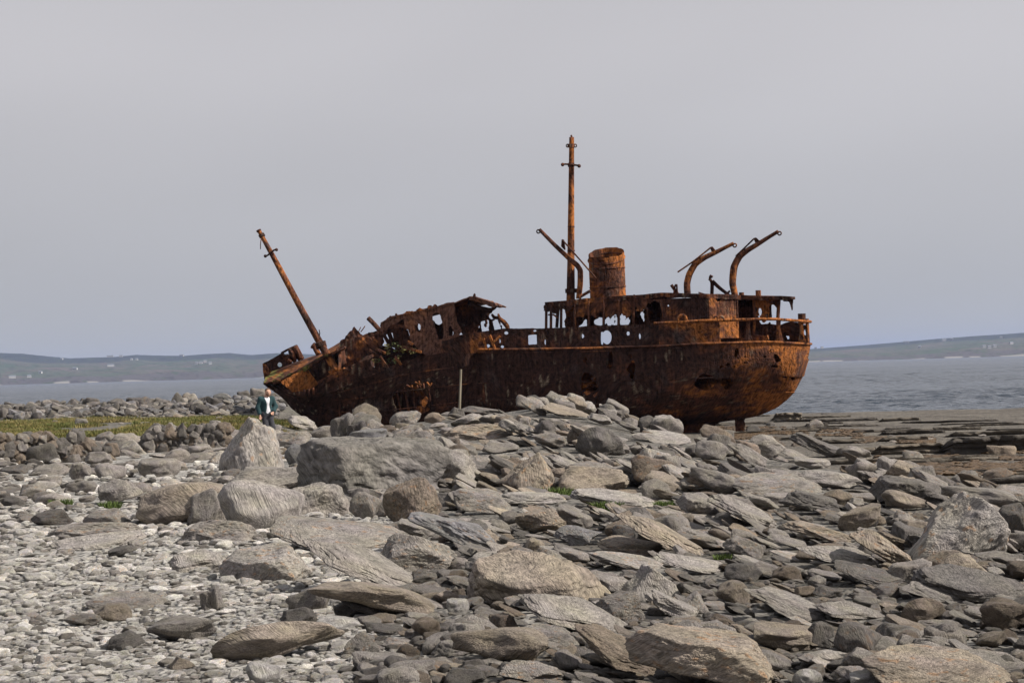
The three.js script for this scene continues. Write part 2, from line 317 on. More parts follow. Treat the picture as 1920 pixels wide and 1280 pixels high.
// a round bar through points with its own radius at each
function tube(points, radii, sides = 10, sub = 6) {
  const curve = new THREE.CatmullRomCurve3(points, false, 'catmullrom', 0.3), n = (points.length - 1) * sub, fr = curve.computeFrenetFrames(n, false), pos = [], idx = [], R = (t) => { const k = t * (radii.length - 1), i = Math.min(radii.length - 2, Math.floor(k)); return radii.length === 1 ? radii[0] : mix(radii[i], radii[i + 1], k - i); };
  for (let i = 0; i <= n; i++) { const p = curve.getPoint(i / n), r = R(i / n); for (let s = 0; s < sides; s++) { const a = s / sides * 6.283; const v = p.clone().addScaledVector(fr.normals[i], Math.cos(a) * r).addScaledVector(fr.binormals[i], Math.sin(a) * r); pos.push(v.x, v.y, v.z); } }
  const top = pos.length / 3; for (const i of [0, n]) { const p = curve.getPoint(i / n); pos.push(p.x, p.y, p.z); }
  for (let i = 0; i < n; i++) for (let s = 0; s < sides; s++) { const a = i * sides + s, b = i * sides + (s + 1) % sides; idx.push(a, b, a + sides, b, b + sides, a + sides); }
  for (let s = 0; s < sides; s++) idx.push(top, (s + 1) % sides, s, top + 1, n * sides + s, n * sides + (s + 1) % sides);
  const g = new THREE.BufferGeometry(); g.setAttribute('position', new THREE.Float32BufferAttribute(pos, 3)); g.setIndex(idx); g.computeVertexNormals(); return g;
}
const line = (pts, z) => pts.map(p => S(p[0], p[1], p[2] ?? z));
const bar = (name, parent, pts, z, r, o = 0.35, sides = 8, sub = 4) => mesh(name, paint(tube(line(pts, z), Array.isArray(r) ? r : [r], sides, sub), o, 0.3), rustMat, parent);
function beam(name, parent, a, b, w, h, o = 0.35) {                       // a flat-sided bar between two points
  const d = b.clone().sub(a), g = new THREE.BoxGeometry(d.length(), h, w, Math.max(2, Math.ceil(d.length() / 0.2)), 1, 1);
  g.applyQuaternion(new THREE.Quaternion().setFromUnitVectors(new THREE.Vector3(1, 0, 0), d.clone().normalize())); const c = a.clone().add(b).multiplyScalar(0.5); g.translate(c.x, c.y, c.z);
  return mesh(name, paint(g, o, 0.3), rustMat, parent);
}
function part(name, parent = ship) { const g = new THREE.Group(); g.name = name; parent.add(g); return g; }

// hull, after half: strakes of plates wrapped round the stern
const BEAM = 3.5;
const sheer = [[860, 655], [893, 655], [960, 655], [1100, 653], [1250, 648], [1320, 644], [1369, 643], [1417, 641], [1450, 641], [1518, 646]].map(p => P2(p[0], p[1], 0));
const sheerY = (x) => { for (let i = 1; i < sheer.length; i++) if (x <= sheer[i][0]) { const a = sheer[i - 1], b = sheer[i]; return mix(a[1], b[1], clamp((x - a[0]) / (b[0] - a[0]))); } return sheer[sheer.length - 1][1]; };
const deckTop = sheer[5][1], HULL_X0 = P2(893, 700, 0)[0];
// target right-hand outline of the stern: pixel x at a level, written as [pixel y, pixel x]
const sternLine = [[640, 1520], [668, 1515], [690, 1508], [702, 1505], [730, 1491], [748, 1474], [761, 1458], [772, 1440], [782, 1412], [787, 1370], [791, 1345], [805, 1334], [830, 1333]];
const levels = []; {
  for (let j = 0; j <= 40; j++) {
    const y = mix(deckTop, 0.1, j / 40), t = clamp(y / deckTop);
    const B = BEAM * Math.pow(1 - Math.pow(1 - clamp((t - 0.02) / 0.62), 2.4), 0.75) + 0.1, xs = mix(P2(1120, 700, 0)[0], P2(1290, 650, 0)[0], smooth(0.1, 0.8, t));
    const Bs = BEAM * Math.pow(smooth(0.12, 0.85, t), 1.1) + 0.12;                        // breadth of the run near the stern
    let lo = xs + 0.2, hi = xs + 12;
    for (let k = 0; k < 26; k++) {
      const m = (lo + hi) / 2; let far = -1e9, py = 0;
      for (let a = 0; a <= 20; a++) { const p = hullCurve({ xs, xe: m, B, Bs }, a / 20 * Math.PI); const s = seen(p[0], y, p[1]); if (s[0] > far) { far = s[0]; py = s[1]; } }
      if (far < lerpTable(sternLine, py)) lo = m; else hi = m;
    }
    levels.push({ y, t, B, Bs, xs, xe: lo });
  }
}
function hullCurve(l, a) { const s = Math.sin(a), c = Math.cos(a), b = mix(l.B, l.Bs, Math.pow(s, 1.5)); return [l.xs + (l.xe - l.xs) * Math.pow(s, 0.85), -BEAM + b * Math.sign(c) * Math.pow(Math.abs(c), 0.8)]; }
function levelAt(y) { const k = clamp((deckTop - y) / (deckTop - 0.1)) * 40, i = Math.min(39, Math.floor(k)), f = k - i, a = levels[i], b = levels[i + 1], o = {}; for (const q of ['y', 't', 'B', 'Bs', 'xs', 'xe']) o[q] = mix(a[q], b[q], f); return o; }
// u runs from the break (0) aft along the near side, round the stern and forward again; v from 0 at the sheer to 1 at the keel
const UL = 14, UC = 9;
function hullPoint(u, v, out = 0) {
  const uu = u < UL ? u : u < UL + UC ? u : 2 * UL + UC - u;
  let y0 = deckTop, l = levelAt(mix(deckTop, 0.1, v)), x, z, a = 0;
  if (u < UL) { x = mix(HULL_X0, l.xs, u / UL); z = -BEAM + l.B; }
  else if (u <= UL + UC) { a = (u - UL) / UC * Math.PI; [x, z] = hullCurve(l, a); }
  else { x = mix(HULL_X0, l.xs, uu / UL); z = -BEAM - l.B; }
  const top = sheerY(x), y = mix(top, 0.1, v);
  const nx = Math.sin(a), nz = Math.cos(a);
  return [x + nx * out, y, z + nz * out];
}
const hullHoles = [[1098, 675, 3, 7], [1144, 677, 3.5, 13], [1183, 687, 6, 16], [1101, 722, 11, 19], [1116, 728, 5, 16], [1322, 716, 19, 15], [1362, 717, 13, 11], [1366, 654 + 30, 4, 3], [1352, 688, 3, 3], [1376, 686, 3, 4], [1399, 679, 3, 4], [1456, 671, 3, 8], [1452, 686, 8, 5], [1380, 662, 4, 6]];
const hull = part('hull');
{
  const rows = [[0, 0.17], [0.17, 0.36], [0.36, 0.54], [0.54, 0.72], [0.72, 1]], total = 2 * UL + UC;
  rows.forEach(([v0, v1], r) => {
    const cuts = [0]; let u = (r % 2 ? 3.2 : 5); while (u < total - 2) { cuts.push(u); u += 5.6; } cuts.push(total);
    for (let i = 0; i + 1 < cuts.length; i++) {
      const proud = r % 2 ? 0.06 : 0.0, a = cuts[i], b = cuts[i + 1];
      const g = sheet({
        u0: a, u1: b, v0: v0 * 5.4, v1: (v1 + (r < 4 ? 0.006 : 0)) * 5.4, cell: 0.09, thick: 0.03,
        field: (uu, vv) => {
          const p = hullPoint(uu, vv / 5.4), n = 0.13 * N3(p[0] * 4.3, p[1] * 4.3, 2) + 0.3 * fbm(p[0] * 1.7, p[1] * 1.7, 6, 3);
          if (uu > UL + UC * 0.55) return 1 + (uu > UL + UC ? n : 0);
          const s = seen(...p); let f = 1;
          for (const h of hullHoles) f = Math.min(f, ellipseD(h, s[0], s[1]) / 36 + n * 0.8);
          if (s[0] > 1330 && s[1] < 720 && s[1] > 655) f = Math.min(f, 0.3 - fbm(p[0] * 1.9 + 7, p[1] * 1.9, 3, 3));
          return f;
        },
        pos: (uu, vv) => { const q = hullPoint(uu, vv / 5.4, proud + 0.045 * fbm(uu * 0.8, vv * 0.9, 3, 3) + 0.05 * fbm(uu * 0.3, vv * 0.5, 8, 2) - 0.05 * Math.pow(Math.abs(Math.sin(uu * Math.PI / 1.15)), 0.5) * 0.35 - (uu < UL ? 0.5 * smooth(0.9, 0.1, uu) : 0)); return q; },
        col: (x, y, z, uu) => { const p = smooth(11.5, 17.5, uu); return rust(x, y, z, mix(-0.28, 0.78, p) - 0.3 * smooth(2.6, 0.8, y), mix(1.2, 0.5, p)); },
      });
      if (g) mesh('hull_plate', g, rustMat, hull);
    }
  });
  // rubbing strakes along the sheer
  const path = (v, out, ua, ub) => { const o = []; for (let k = 0; k <= 40; k++) o.push(new THREE.Vector3(...hullPoint(mix(ua, ub, k / 40), v, out))); return o; };
  mesh('rubbing_strake', paint(tube(path(0.0, 0.05, 0.2, UL + UC * 0.8), [0.065], 8, 2), 0.55, 0.4), rustMat, ship);
  mesh('rubbing_strake', paint(tube(path(0.365, 0.03, 0.2, UL + UC * 0.2), [0.035], 6, 2), 0.1, 0.4), rustMat, ship);
  mesh('rubbing_strake', paint(tube(path(0.035, 0.03, 0.2, UL), [0.04], 6, 2), 0.15, 0.4), rustMat, ship);
  // main deck
  mesh('deck', sheet({ u0: HULL_X0, u1: levels[0].xe - 0.15, v0: -2 * BEAM + 0.25, v1: -0.15, cell: 0.25, thick: 0.06, field: (x, z) => { const l = levels[0], t = x > l.xs ? clamp((x - l.xs) / (l.xe - l.xs)) : 0, b = BEAM * Math.sqrt(1 - t * t) - 0.12; return b - Math.abs(z + BEAM); }, pos: (x, z) => [x, sheerY(x) - 0.12, z], col: (x, y, z) => rust(x, y, z, 0.3) }), rustMat, ship);
  // frames inside the hull, seen through the torn gaps
  for (let k = 0; k < 9; k++) { const u = 6.2 + k * 0.95, pts = []; for (let q = 0; q <= 6; q++) pts.push(new THREE.Vector3(...hullPoint(u, 0.25 + q * 0.11, -0.22 - 0.05 * k % 2))); mesh('frame_rib', paint(tube(pts, [0.06], 6, 3), 0.45), rustMat, ship); }
}
// keel, stern frame, rudder stock
plate('stern_frame', ship, [[1262, 780], [1345, 786], [1336, 800], [1333, 832], [1270, 836]], -BEAM, { thick: 0.5, o: 0.1, rag: 0.04, holes: [[1304, 812, 2, 2.5], [1302, 821, 2, 1.6]] });
plate('rudder_stock', ship, [[1377, 776], [1396, 776], [1393, 815], [1380, 816]], -BEAM, { thick: 0.3, o: 0.15, rag: 0.02 });

// bulwark amidships with its openings
plate('bulwark', ship, [[828, 640], [850, 634], [868, 627], [905, 621], [942, 616], [1022, 615], [1100, 612], [1210, 607], [1262, 603], [1262, 650], [1180, 654], [1000, 661], [900, 661], [828, 667]], 0.02, { o: 0.02, rag: 0.03, dent: 0.03, holes: [[[990, 628], [1006, 627], [1007, 645], [991, 646]], [1138, 632, 9.5, 13], [[1127, 622], [1132, 622], [1131, 647], [1127, 646]], [949, 624, 4, 3], [942, 650, 3, 2.5], [915, 648, 4, 3], [905, 656, 9, 2], [1003, 620, 3, 1.6], [1022, 641, 1.5, 5], [938, 640, 1.6, 8], [1093, 630, 2.6, 5], [1178, 625, 3, 4], [1200, 631, 2, 6]] });
// bulwark round the stern: near side plate, open middle with stanchions, far side plate
{
  const H = (u) => { const x = hullPoint(u, 0)[0]; return P2(1380, 600, 0)[1] - P2(1380, 643, 0)[1]; }, h0 = H(0);
  const uAt = (px) => { let lo = UL * 0.6, hi = UL + UC * 0.5; for (let k = 0; k < 30; k++) { const m = (lo + hi) / 2; if (seen(...hullPoint(m, 0))[0] < px) lo = m; else hi = m; } return lo; };
  const bw = (ua, ub, field, o) => sheet({ u0: ua, u1: ub, v0: 0, v1: h0, cell: 0.075, field, pos: (u, v) => { const p = hullPoint(u, 0, -0.02 + 0.03 * fbm(u, v, 5, 2) - v * 0.03); return [p[0], p[1] + v + 0.02, p[2]]; }, col: (x, y, z) => rust(x, y, z, o, 0.6) });
  const A = uAt(1236), B = uAt(1352), R = UL + UC;
  mesh('stern_bulwark', bw(A, B, (u, v) => { const p = hullPoint(u, 0), s = seen(p[0], p[1] + v, p[2]); return Math.min(1 - ellipseD([1296, 619, 2, 3], ...s) * -1 > 0 ? ellipseD([1296, 620, 2, 3], ...s) / 30 : 1, (1350 - s[0] - (v < 0.25 ? -4 : 0)) / 36 + 0.04 * N3(u * 5, v * 5, 1), ellipseD([1324, 628, 4, 4], ...s) / 30); }, 0.62), rustMat, ship);
  mesh('stern_bulwark', bw(UL + UC * 0.5, R + 1.5, (u, v) => { const n = fbm(u * 1.6, v * 1.5, 4, 3); return Math.min(0.26 - n, h0 * 0.86 + 0.2 * N3(u * 2, 1, 1) - v); }, 0.2), rustMat, ship);
  const rail = []; for (let k = 0; k <= 60; k++) { const u = mix(uAt(1228), R - UC * 0.3, k / 60), p = hullPoint(u, 0, 0.04); rail.push(new THREE.Vector3(p[0], p[1] + h0, p[2])); }
  mesh('rail', paint(tube(rail, [0.075], 8, 2), 0.85, 0), rustMat, ship);
  for (const px of [1404, 1462, 1505]) { const u = uAt(px), p = hullPoint(u, 0, -0.02), a = new THREE.Vector3(p[0], p[1], p[2]); const g = sheet({ u0: -0.38, u1: 0.38, v0: 0, v1: h0, cell: 0.06, thick: 0.1, field: (x, v) => 0.1 + 0.26 * Math.pow(1 - v / h0, 3) + 0.05 * Math.pow(v / h0, 4) - Math.abs(x), pos: (x, v) => [a.x + x * 0.8, a.y + v, a.z - Math.abs(x) * 0.2], col: (x, y, z) => rust(x, y, z, 0.35) }); mesh('stanchion', g, rustMat, ship); }
  for (const px of [1516]) { const p = hullPoint(uAt(px), 0, -0.02); mesh('stanchion', paint(tube([new THREE.Vector3(...p), new THREE.Vector3(p[0], p[1] + h0 + 0.15, p[2])], [0.09], 8), 0.3), rustMat, ship); }
  // mooring chocks on the rail
  for (const [px, r] of [[1281, 0.2], [1344, 0.12], [1354, 0.12]]) { const p = hullPoint(uAt(px), 0, 0.02); const g = new THREE.TorusGeometry(r, r * 0.42, 10, 20); g.translate(p[0], p[1] + h0 + r * 0.7, p[2]); mesh('mooring_chock', paint(g, 0.55), rustMat, ship); }
  { const p = hullPoint(uAt(1506), 0, -0.05), g = new THREE.CylinderGeometry(0.2, 0.2, 0.55, 14); g.translate(p[0], p[1] + h0 + 0.12, p[2] - 0.2); mesh('bollard', paint(g, 0.25), rustMat, ship); }
  // low deck fittings seen between the stanchions
  plate('deck_box', ship, [[1408, 628], [1440, 629], [1441, 639], [1408, 641]], -2.6, { thick: 0.5, o: 0.6, rag: 0.02 });
}

// after deckhouse: roof deck, posts, hanging torn plates, rounded house, companion
const house = part('deckhouse');
{
  const near = -0.75, far = -6.2;
  const roofLine = [[1022, 571], [1060, 568], [1101, 563], [1160, 559], [1210, 556], [1241, 553], [1382, 556], [1488, 559]].map(p => P2(p[0], p[1], near));
  const cornerX = P2(1328, 600, near)[0], roofNear = (x) => near - clamp(1.05 * (x - cornerX), 0, 1.55);
  const roofY = (x) => { for (let i = 1; i < roofLine.length; i++) if (x <= roofLine[i][0]) { const a = roofLine[i - 1], b = roofLine[i]; return mix(a[1], b[1], clamp((x - a[0]) / (b[0] - a[0]))); } return roofLine[7][1]; };
  const X0 = roofLine[0][0], X1 = P2(1486, 559, -2.3)[0];
  mesh('roof_deck', sheet({ u0: X0 - 0.1, u1: X1 + 0.1, v0: far, v1: near + 0.12, cell: 0.12, thick: 0.12, field: (x, z) => { const e = 0.12 * fbm(x * 1.5, z * 1.5, 3, 3); return Math.min(x - X0, X1 - x - smooth(-3.2, -5.5, z) * 2.2, z - far, roofNear(x) + 0.08 - z) + e; }, pos: (x, z) => [x, roofY(x) + 0.06 * fbm(x, z, 2, 2), z], col: (x, y, z) => rust(x, y, z, 0.25) }), rustMat, house);
  const sillPts = [[1022, 615], [1100, 612], [1210, 607], [1345, 600]];
  // torn wall: ragged strips hanging from the roof, one plate to a bay
  const bays = [[1024, 1033], [1033, 1052], [1052, 1078], [1078, 1104], [1104, 1132], [1132, 1160], [1160, 1188], [1188, 1218]];
  bays.forEach(([a, b], i) => {
    const yt = lerpTable([[1022, 572], [1101, 564], [1210, 557], [1241, 554]], a), yb = lerpTable(sillPts, a), L = [0.2, 0.22, 0.2, 0.52, 0.48, 0.55, 0.62, 0.35][i];
    plate('torn_wall_plate', house, [[a, yt], [b, yt - 1], [b, mix(yt, yb, L * 0.85)], [(a + b) / 2, mix(yt, yb, L + 0.12)], [a, mix(yt, yb, L)]], near, { rag: 0.3, o: 0.12, dent: 0.06 });
    bar('post', house, [[a + 0.5, yt], [a, yb + 3]], near + 0.02, 0.075, 0.1, 6);
  });
  bar('post', house, [[1047, 572], [1044, 614]], near - 3, 0.09, 0.1, 6); bar('post', house, [[1078, 566], [1081, 611]], near - 3.4, 0.1, 0.1, 6);
  bar('post', house, [[1028, 590], [1038, 590], [1046, 596]], near - 1, 0.05, 0.3, 6);
  // far wall of that room with gaps to the sky
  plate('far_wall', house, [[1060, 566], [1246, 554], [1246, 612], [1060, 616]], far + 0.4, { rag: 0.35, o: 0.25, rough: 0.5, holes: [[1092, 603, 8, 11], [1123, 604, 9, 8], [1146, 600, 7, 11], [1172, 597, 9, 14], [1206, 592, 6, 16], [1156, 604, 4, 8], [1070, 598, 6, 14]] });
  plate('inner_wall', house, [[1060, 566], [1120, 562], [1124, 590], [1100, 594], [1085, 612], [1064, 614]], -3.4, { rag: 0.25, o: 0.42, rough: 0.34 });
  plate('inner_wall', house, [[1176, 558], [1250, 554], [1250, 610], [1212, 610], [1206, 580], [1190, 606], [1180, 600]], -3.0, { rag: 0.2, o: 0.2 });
  // closed house with a rounded corner
  const xA = P2(1212, 600, near)[0], xB = P2(1328, 600, near)[0], xC = P2(1384, 600, -2.0)[0], top = roofY(xB) - 0.06, bot = P2(1345, 634, near)[1];
  const wallAt = (u) => u < xB ? [u, near - 0.05] : [u, near - 0.05 - 1.05 * (u - xB) * smooth(-0.05, 0.5, u - xB)];
  const house1 = (ua, ub, o, hol) => sheet({ u0: ua, u1: ub, v0: bot, v1: top, cell: 0.075, field: (u, y) => { const [x, z] = wallAt(u), s = seen(x, y, z); let f = 1; for (const h of hol) f = Math.min(f, ellipseD(h, ...s) / 36 + 0.06 * N3(u * 4, y * 4, 3)); return f; }, pos: (u, y) => { const [x, z] = wallAt(u); return [x, y, z + 0.03 * fbm(u * 1.2, y * 1.2, 7, 3)]; }, col: (x, y, z) => rust(x, y, z, o, 0.4) });
  const xm = P2(1248, 600, near)[0], xo = P2(1330, 600, near)[0];
  mesh('house_wall', house1(xA, xm, 0.08, [[1228, 585, 13, 22], [1216, 572, 3, 5]]), rustMat, house);
  mesh('house_wall', house1(xm, xo, 0.05, [[1254, 573, 1.6, 2.2]]), rustMat, house);
  tag(mesh('house_wall', house1(xo, xC, 0.8, [[1347, 561, 4, 5], [1377, 560, 3, 3], [1362, 590, 1.2, 1.4], [1369, 575, 1.2, 1]]), rustMat, house), 'rounded bright orange rusted corner wall');
  bar('corner_post', house, [[1382, 556], [1382, 612]], -2.15, 0.07, 0.5, 6);
  // dark back wall, companion plate with holes, overhang post
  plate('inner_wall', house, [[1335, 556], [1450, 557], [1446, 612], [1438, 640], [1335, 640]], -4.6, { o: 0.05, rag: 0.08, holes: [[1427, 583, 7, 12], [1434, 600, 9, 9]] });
  plate('companion_wall', house, [[1412, 558], [1442, 558], [1441, 598], [1431, 606], [1422, 592], [1413, 594]], -2.7, { o: 0.8, rag: 0.08, dz: (x, y) => -0.35 * (x - P2(1412, 580, -2.7)[0]), holes: [[1425, 585, 3, 8], [1438, 576, 2, 4], [1417, 580, 1.6, 4], [1437, 590, 2, 2], [1432, 572, 1.5, 1.5]] });
  bar('post', house, [[1414, 560], [1415, 600], [1413, 634]], -2.7, 0.08, 0.4, 6);
  plate('overhang_bracket', house, [[1442, 558], [1464, 559], [1462, 576], [1461, 600], [1458, 600], [1458, 580], [1452, 571], [1443, 572]], -2.9, { o: 0.2, rag: 0.06 });
  bar('post', house, [[1461, 562], [1459, 600], [1461, 640]], -2.95, 0.1, 0.2, 6);
  plate('hanging_hook', house, [[1468, 559], [1488, 559], [1487, 580], [1485, 583], [1482, 574], [1480, 566], [1469, 565]], -3.2, { o: 0.2, rag: 0.05 });
  plate('roof_edge', house, [[1024, 571], [1101, 563], [1210, 555], [1243, 552], [1376, 555], [1472, 558], [1472, 562], [1376, 560], [1243, 557], [1101, 569], [1024, 577]], near + 0.06, { o: 0.3, rag: 0.06, thick: 0.08, dz: (x) => roofNear(x) - near });
  for (const [px, y0, y1, r] of [[1391, 548, 560, 0.13], [1422.5, 544, 560, 0.14]]) { const a = S(px, y1, -2.6), b = S(px, y0, -2.6), g = new THREE.CylinderGeometry(r, r, b.y - a.y, 14); g.translate(a.x, (a.y + b.y) / 2, a.z); mesh('roof_bollard', paint(g, 0.35), rustMat, house); }
  bar('bent_rod', house, [[1259, 534], [1266, 544], [1274, 555]], -2, 0.09, 0.2, 6); bar('bent_rod', house, [[1264, 550], [1266, 536], [1269, 533], [1270, 548]], -1.9, 0.05, 0.2, 6);
  bar('broken_winch_frame', house, [[1335, 516], [1331, 523], [1335.5, 530], [1335, 555]], -2.4, 0.1, 0.15, 6); bar('broken_winch_frame', house, [[1336, 527], [1350, 540], [1367, 553]], -2.4, [0.11, 0.09], 0.15, 6); bar('broken_winch_frame', house, [[1362, 552], [1369, 545]], -2.4, 0.06, 0.15, 6); bar('bent_rod', house, [[1310, 548], [1326, 553]], -1.2, 0.04, 0.2, 6);
}
// funnel
{
  const c0 = S(1141, 562, -3.3), c1 = S(1141, 475, -3.3), H = c1.y - c0.y + 0.5, r = 0.95, f = part('funnel'); f.position.set(c0.x, c0.y - 0.5, c0.z); f.rotation.x = 0.07;
  const fine = new THREE.CylinderGeometry(r, r, H, 64, 40, true); fine.translate(0, H / 2, 0);
  const inner = new THREE.CylinderGeometry(r - 0.05, r - 0.05, H, 48, 8, true); inner.translate(0, H / 2, 0);
  for (const gg of [fine, inner]) { const q = gg.attributes.position; for (let i = 0; i < q.count; i++) { const a = Math.atan2(q.getZ(i), q.getX(i)); if (q.getY(i) > H * 0.97) q.setY(i, q.getY(i) - 0.3 * Math.sin(a) + 0.05 * N3(Math.cos(a) * 4, 0, Math.sin(a) * 4)); const w = 1 + 0.02 * N3(a * 2, q.getY(i), 3); q.setX(i, q.getX(i) * w); q.setZ(i, q.getZ(i) * w); } gg.computeVertexNormals(); }
  mesh('funnel_casing', paint(mergeGeometries([fine, inner]), 0.5, 0.5), rustMat, f);
  for (const [y, t] of [[H - 0.18, 0.05], [H * 0.74, 0.03], [H * 0.4, 0.025]]) { const b = new THREE.TorusGeometry(r + 0.01, t, 8, 56); b.rotateX(Math.PI / 2 + (y > H * 0.9 ? 0.3 : 0)); b.translate(0, y - (y > H * 0.9 ? 0.1 : 0), 0); mesh('funnel_band', paint(b, 0.3), rustMat, f); }
}
// main mast
{
  const m = part('main_mast');
  mesh('mast_pole', paint(tube([S(1070, 575, -3.3), S(1070.5, 500, -3.3), S(1071, 400, -3.3), S(1072, 257, -3.3)], [0.24, 0.2, 0.17, 0.13], 16, 14), 0.62, 0.6), rustMat, m);
  bar('crosstree', m, [[1054, 309], [1060, 307.5], [1084, 310], [1087, 311]], -3.15, 0.05, 0.1); for (const [x, y] of [[1055, 308.5], [1086, 311]]) { const g = new THREE.SphereGeometry(0.1, 10, 8); const s = S(x, y, -3.15); g.translate(s.x, s.y, s.z); mesh('block', paint(g, 0.1), rustMat, m); }
  for (const [py, r, h] of [[273, 0.2, 0.18], [309, 0.18, 0.2], [425, 0.19, 0.07], [470, 0.205, 0.07], [545, 0.32, 0.22]]) { const s = S(1071, py, -3.3), g = new THREE.CylinderGeometry(r, r, h, 16); g.translate(s.x, s.y, s.z); mesh('mast_band', paint(g, 0.15), rustMat, m); }
  for (const sx of [-1, 1]) { const g = new THREE.TorusGeometry(0.08, 0.03, 8, 14), s = S(1071.5 + sx * 7, 273, -3.3); g.translate(s.x, s.y, s.z); mesh('eye', paint(g, 0.15), rustMat, m); }
  bar('mast_cap', m, [[1072, 257], [1071, 253]], -3.3, 0.05, 0.2);
}
// davits
function davit(pts, z, strut, r, bracket) {
  const d = part('davit');
  bar('davit_arm', d, pts, z, r, 0.42, 10, 8);
  bar('strut', d, strut, z + 0.1, 0.045, 0.3, 6);
  plate('bracket', d, bracket, z + 0.06, { rag: 0.0, o: 0.3, cell: 0.05, dent: 0, thick: 0.12 });
  const s = S(pts[0][0] + (pts[0][0] > pts[1][0] ? 2 : -2), pts[0][1] + 2, z), g = new THREE.TorusGeometry(0.09, 0.035, 8, 14); g.translate(s.x, s.y - 0.05, s.z); mesh('eye', paint(g, 0.3), rustMat, d);
}
davit([[1011.5, 430], [1040, 459], [1069, 486], [1082, 497], [1088, 508], [1088, 532], [1085, 560]], -1.2, [[1054, 449], [1085, 484], [1118, 522]], [0.09, 0.11, 0.13, 0.14, 0.15, 0.15, 0.14], [[1053, 448], [1057, 449], [1060, 470], [1052, 462]]);
bar('brace', ship, [[1085, 558], [1107, 545]], -1.2, 0.08, 0.3);
davit([[1376, 456], [1358, 465], [1340, 474], [1321, 483], [1304, 495], [1293, 514], [1288.5, 532], [1289.5, 554]], -1.0, [[1333, 464], [1300, 490], [1271, 510]], [0.09, 0.1, 0.12, 0.14, 0.16, 0.17, 0.17, 0.18], [[1331, 463], [1336, 462], [1343, 471], [1336, 476]]);
davit([[1460, 433.5], [1441, 445], [1422, 457], [1402, 469], [1387, 481], [1377, 500], [1374, 530], [1379, 556]], -2.2, [[1414.5, 447], [1397, 464], [1380, 480]], [0.09, 0.1, 0.12, 0.14, 0.17, 0.19, 0.18, 0.17], [[1413, 446], [1418, 445], [1426, 453], [1418, 459]]);

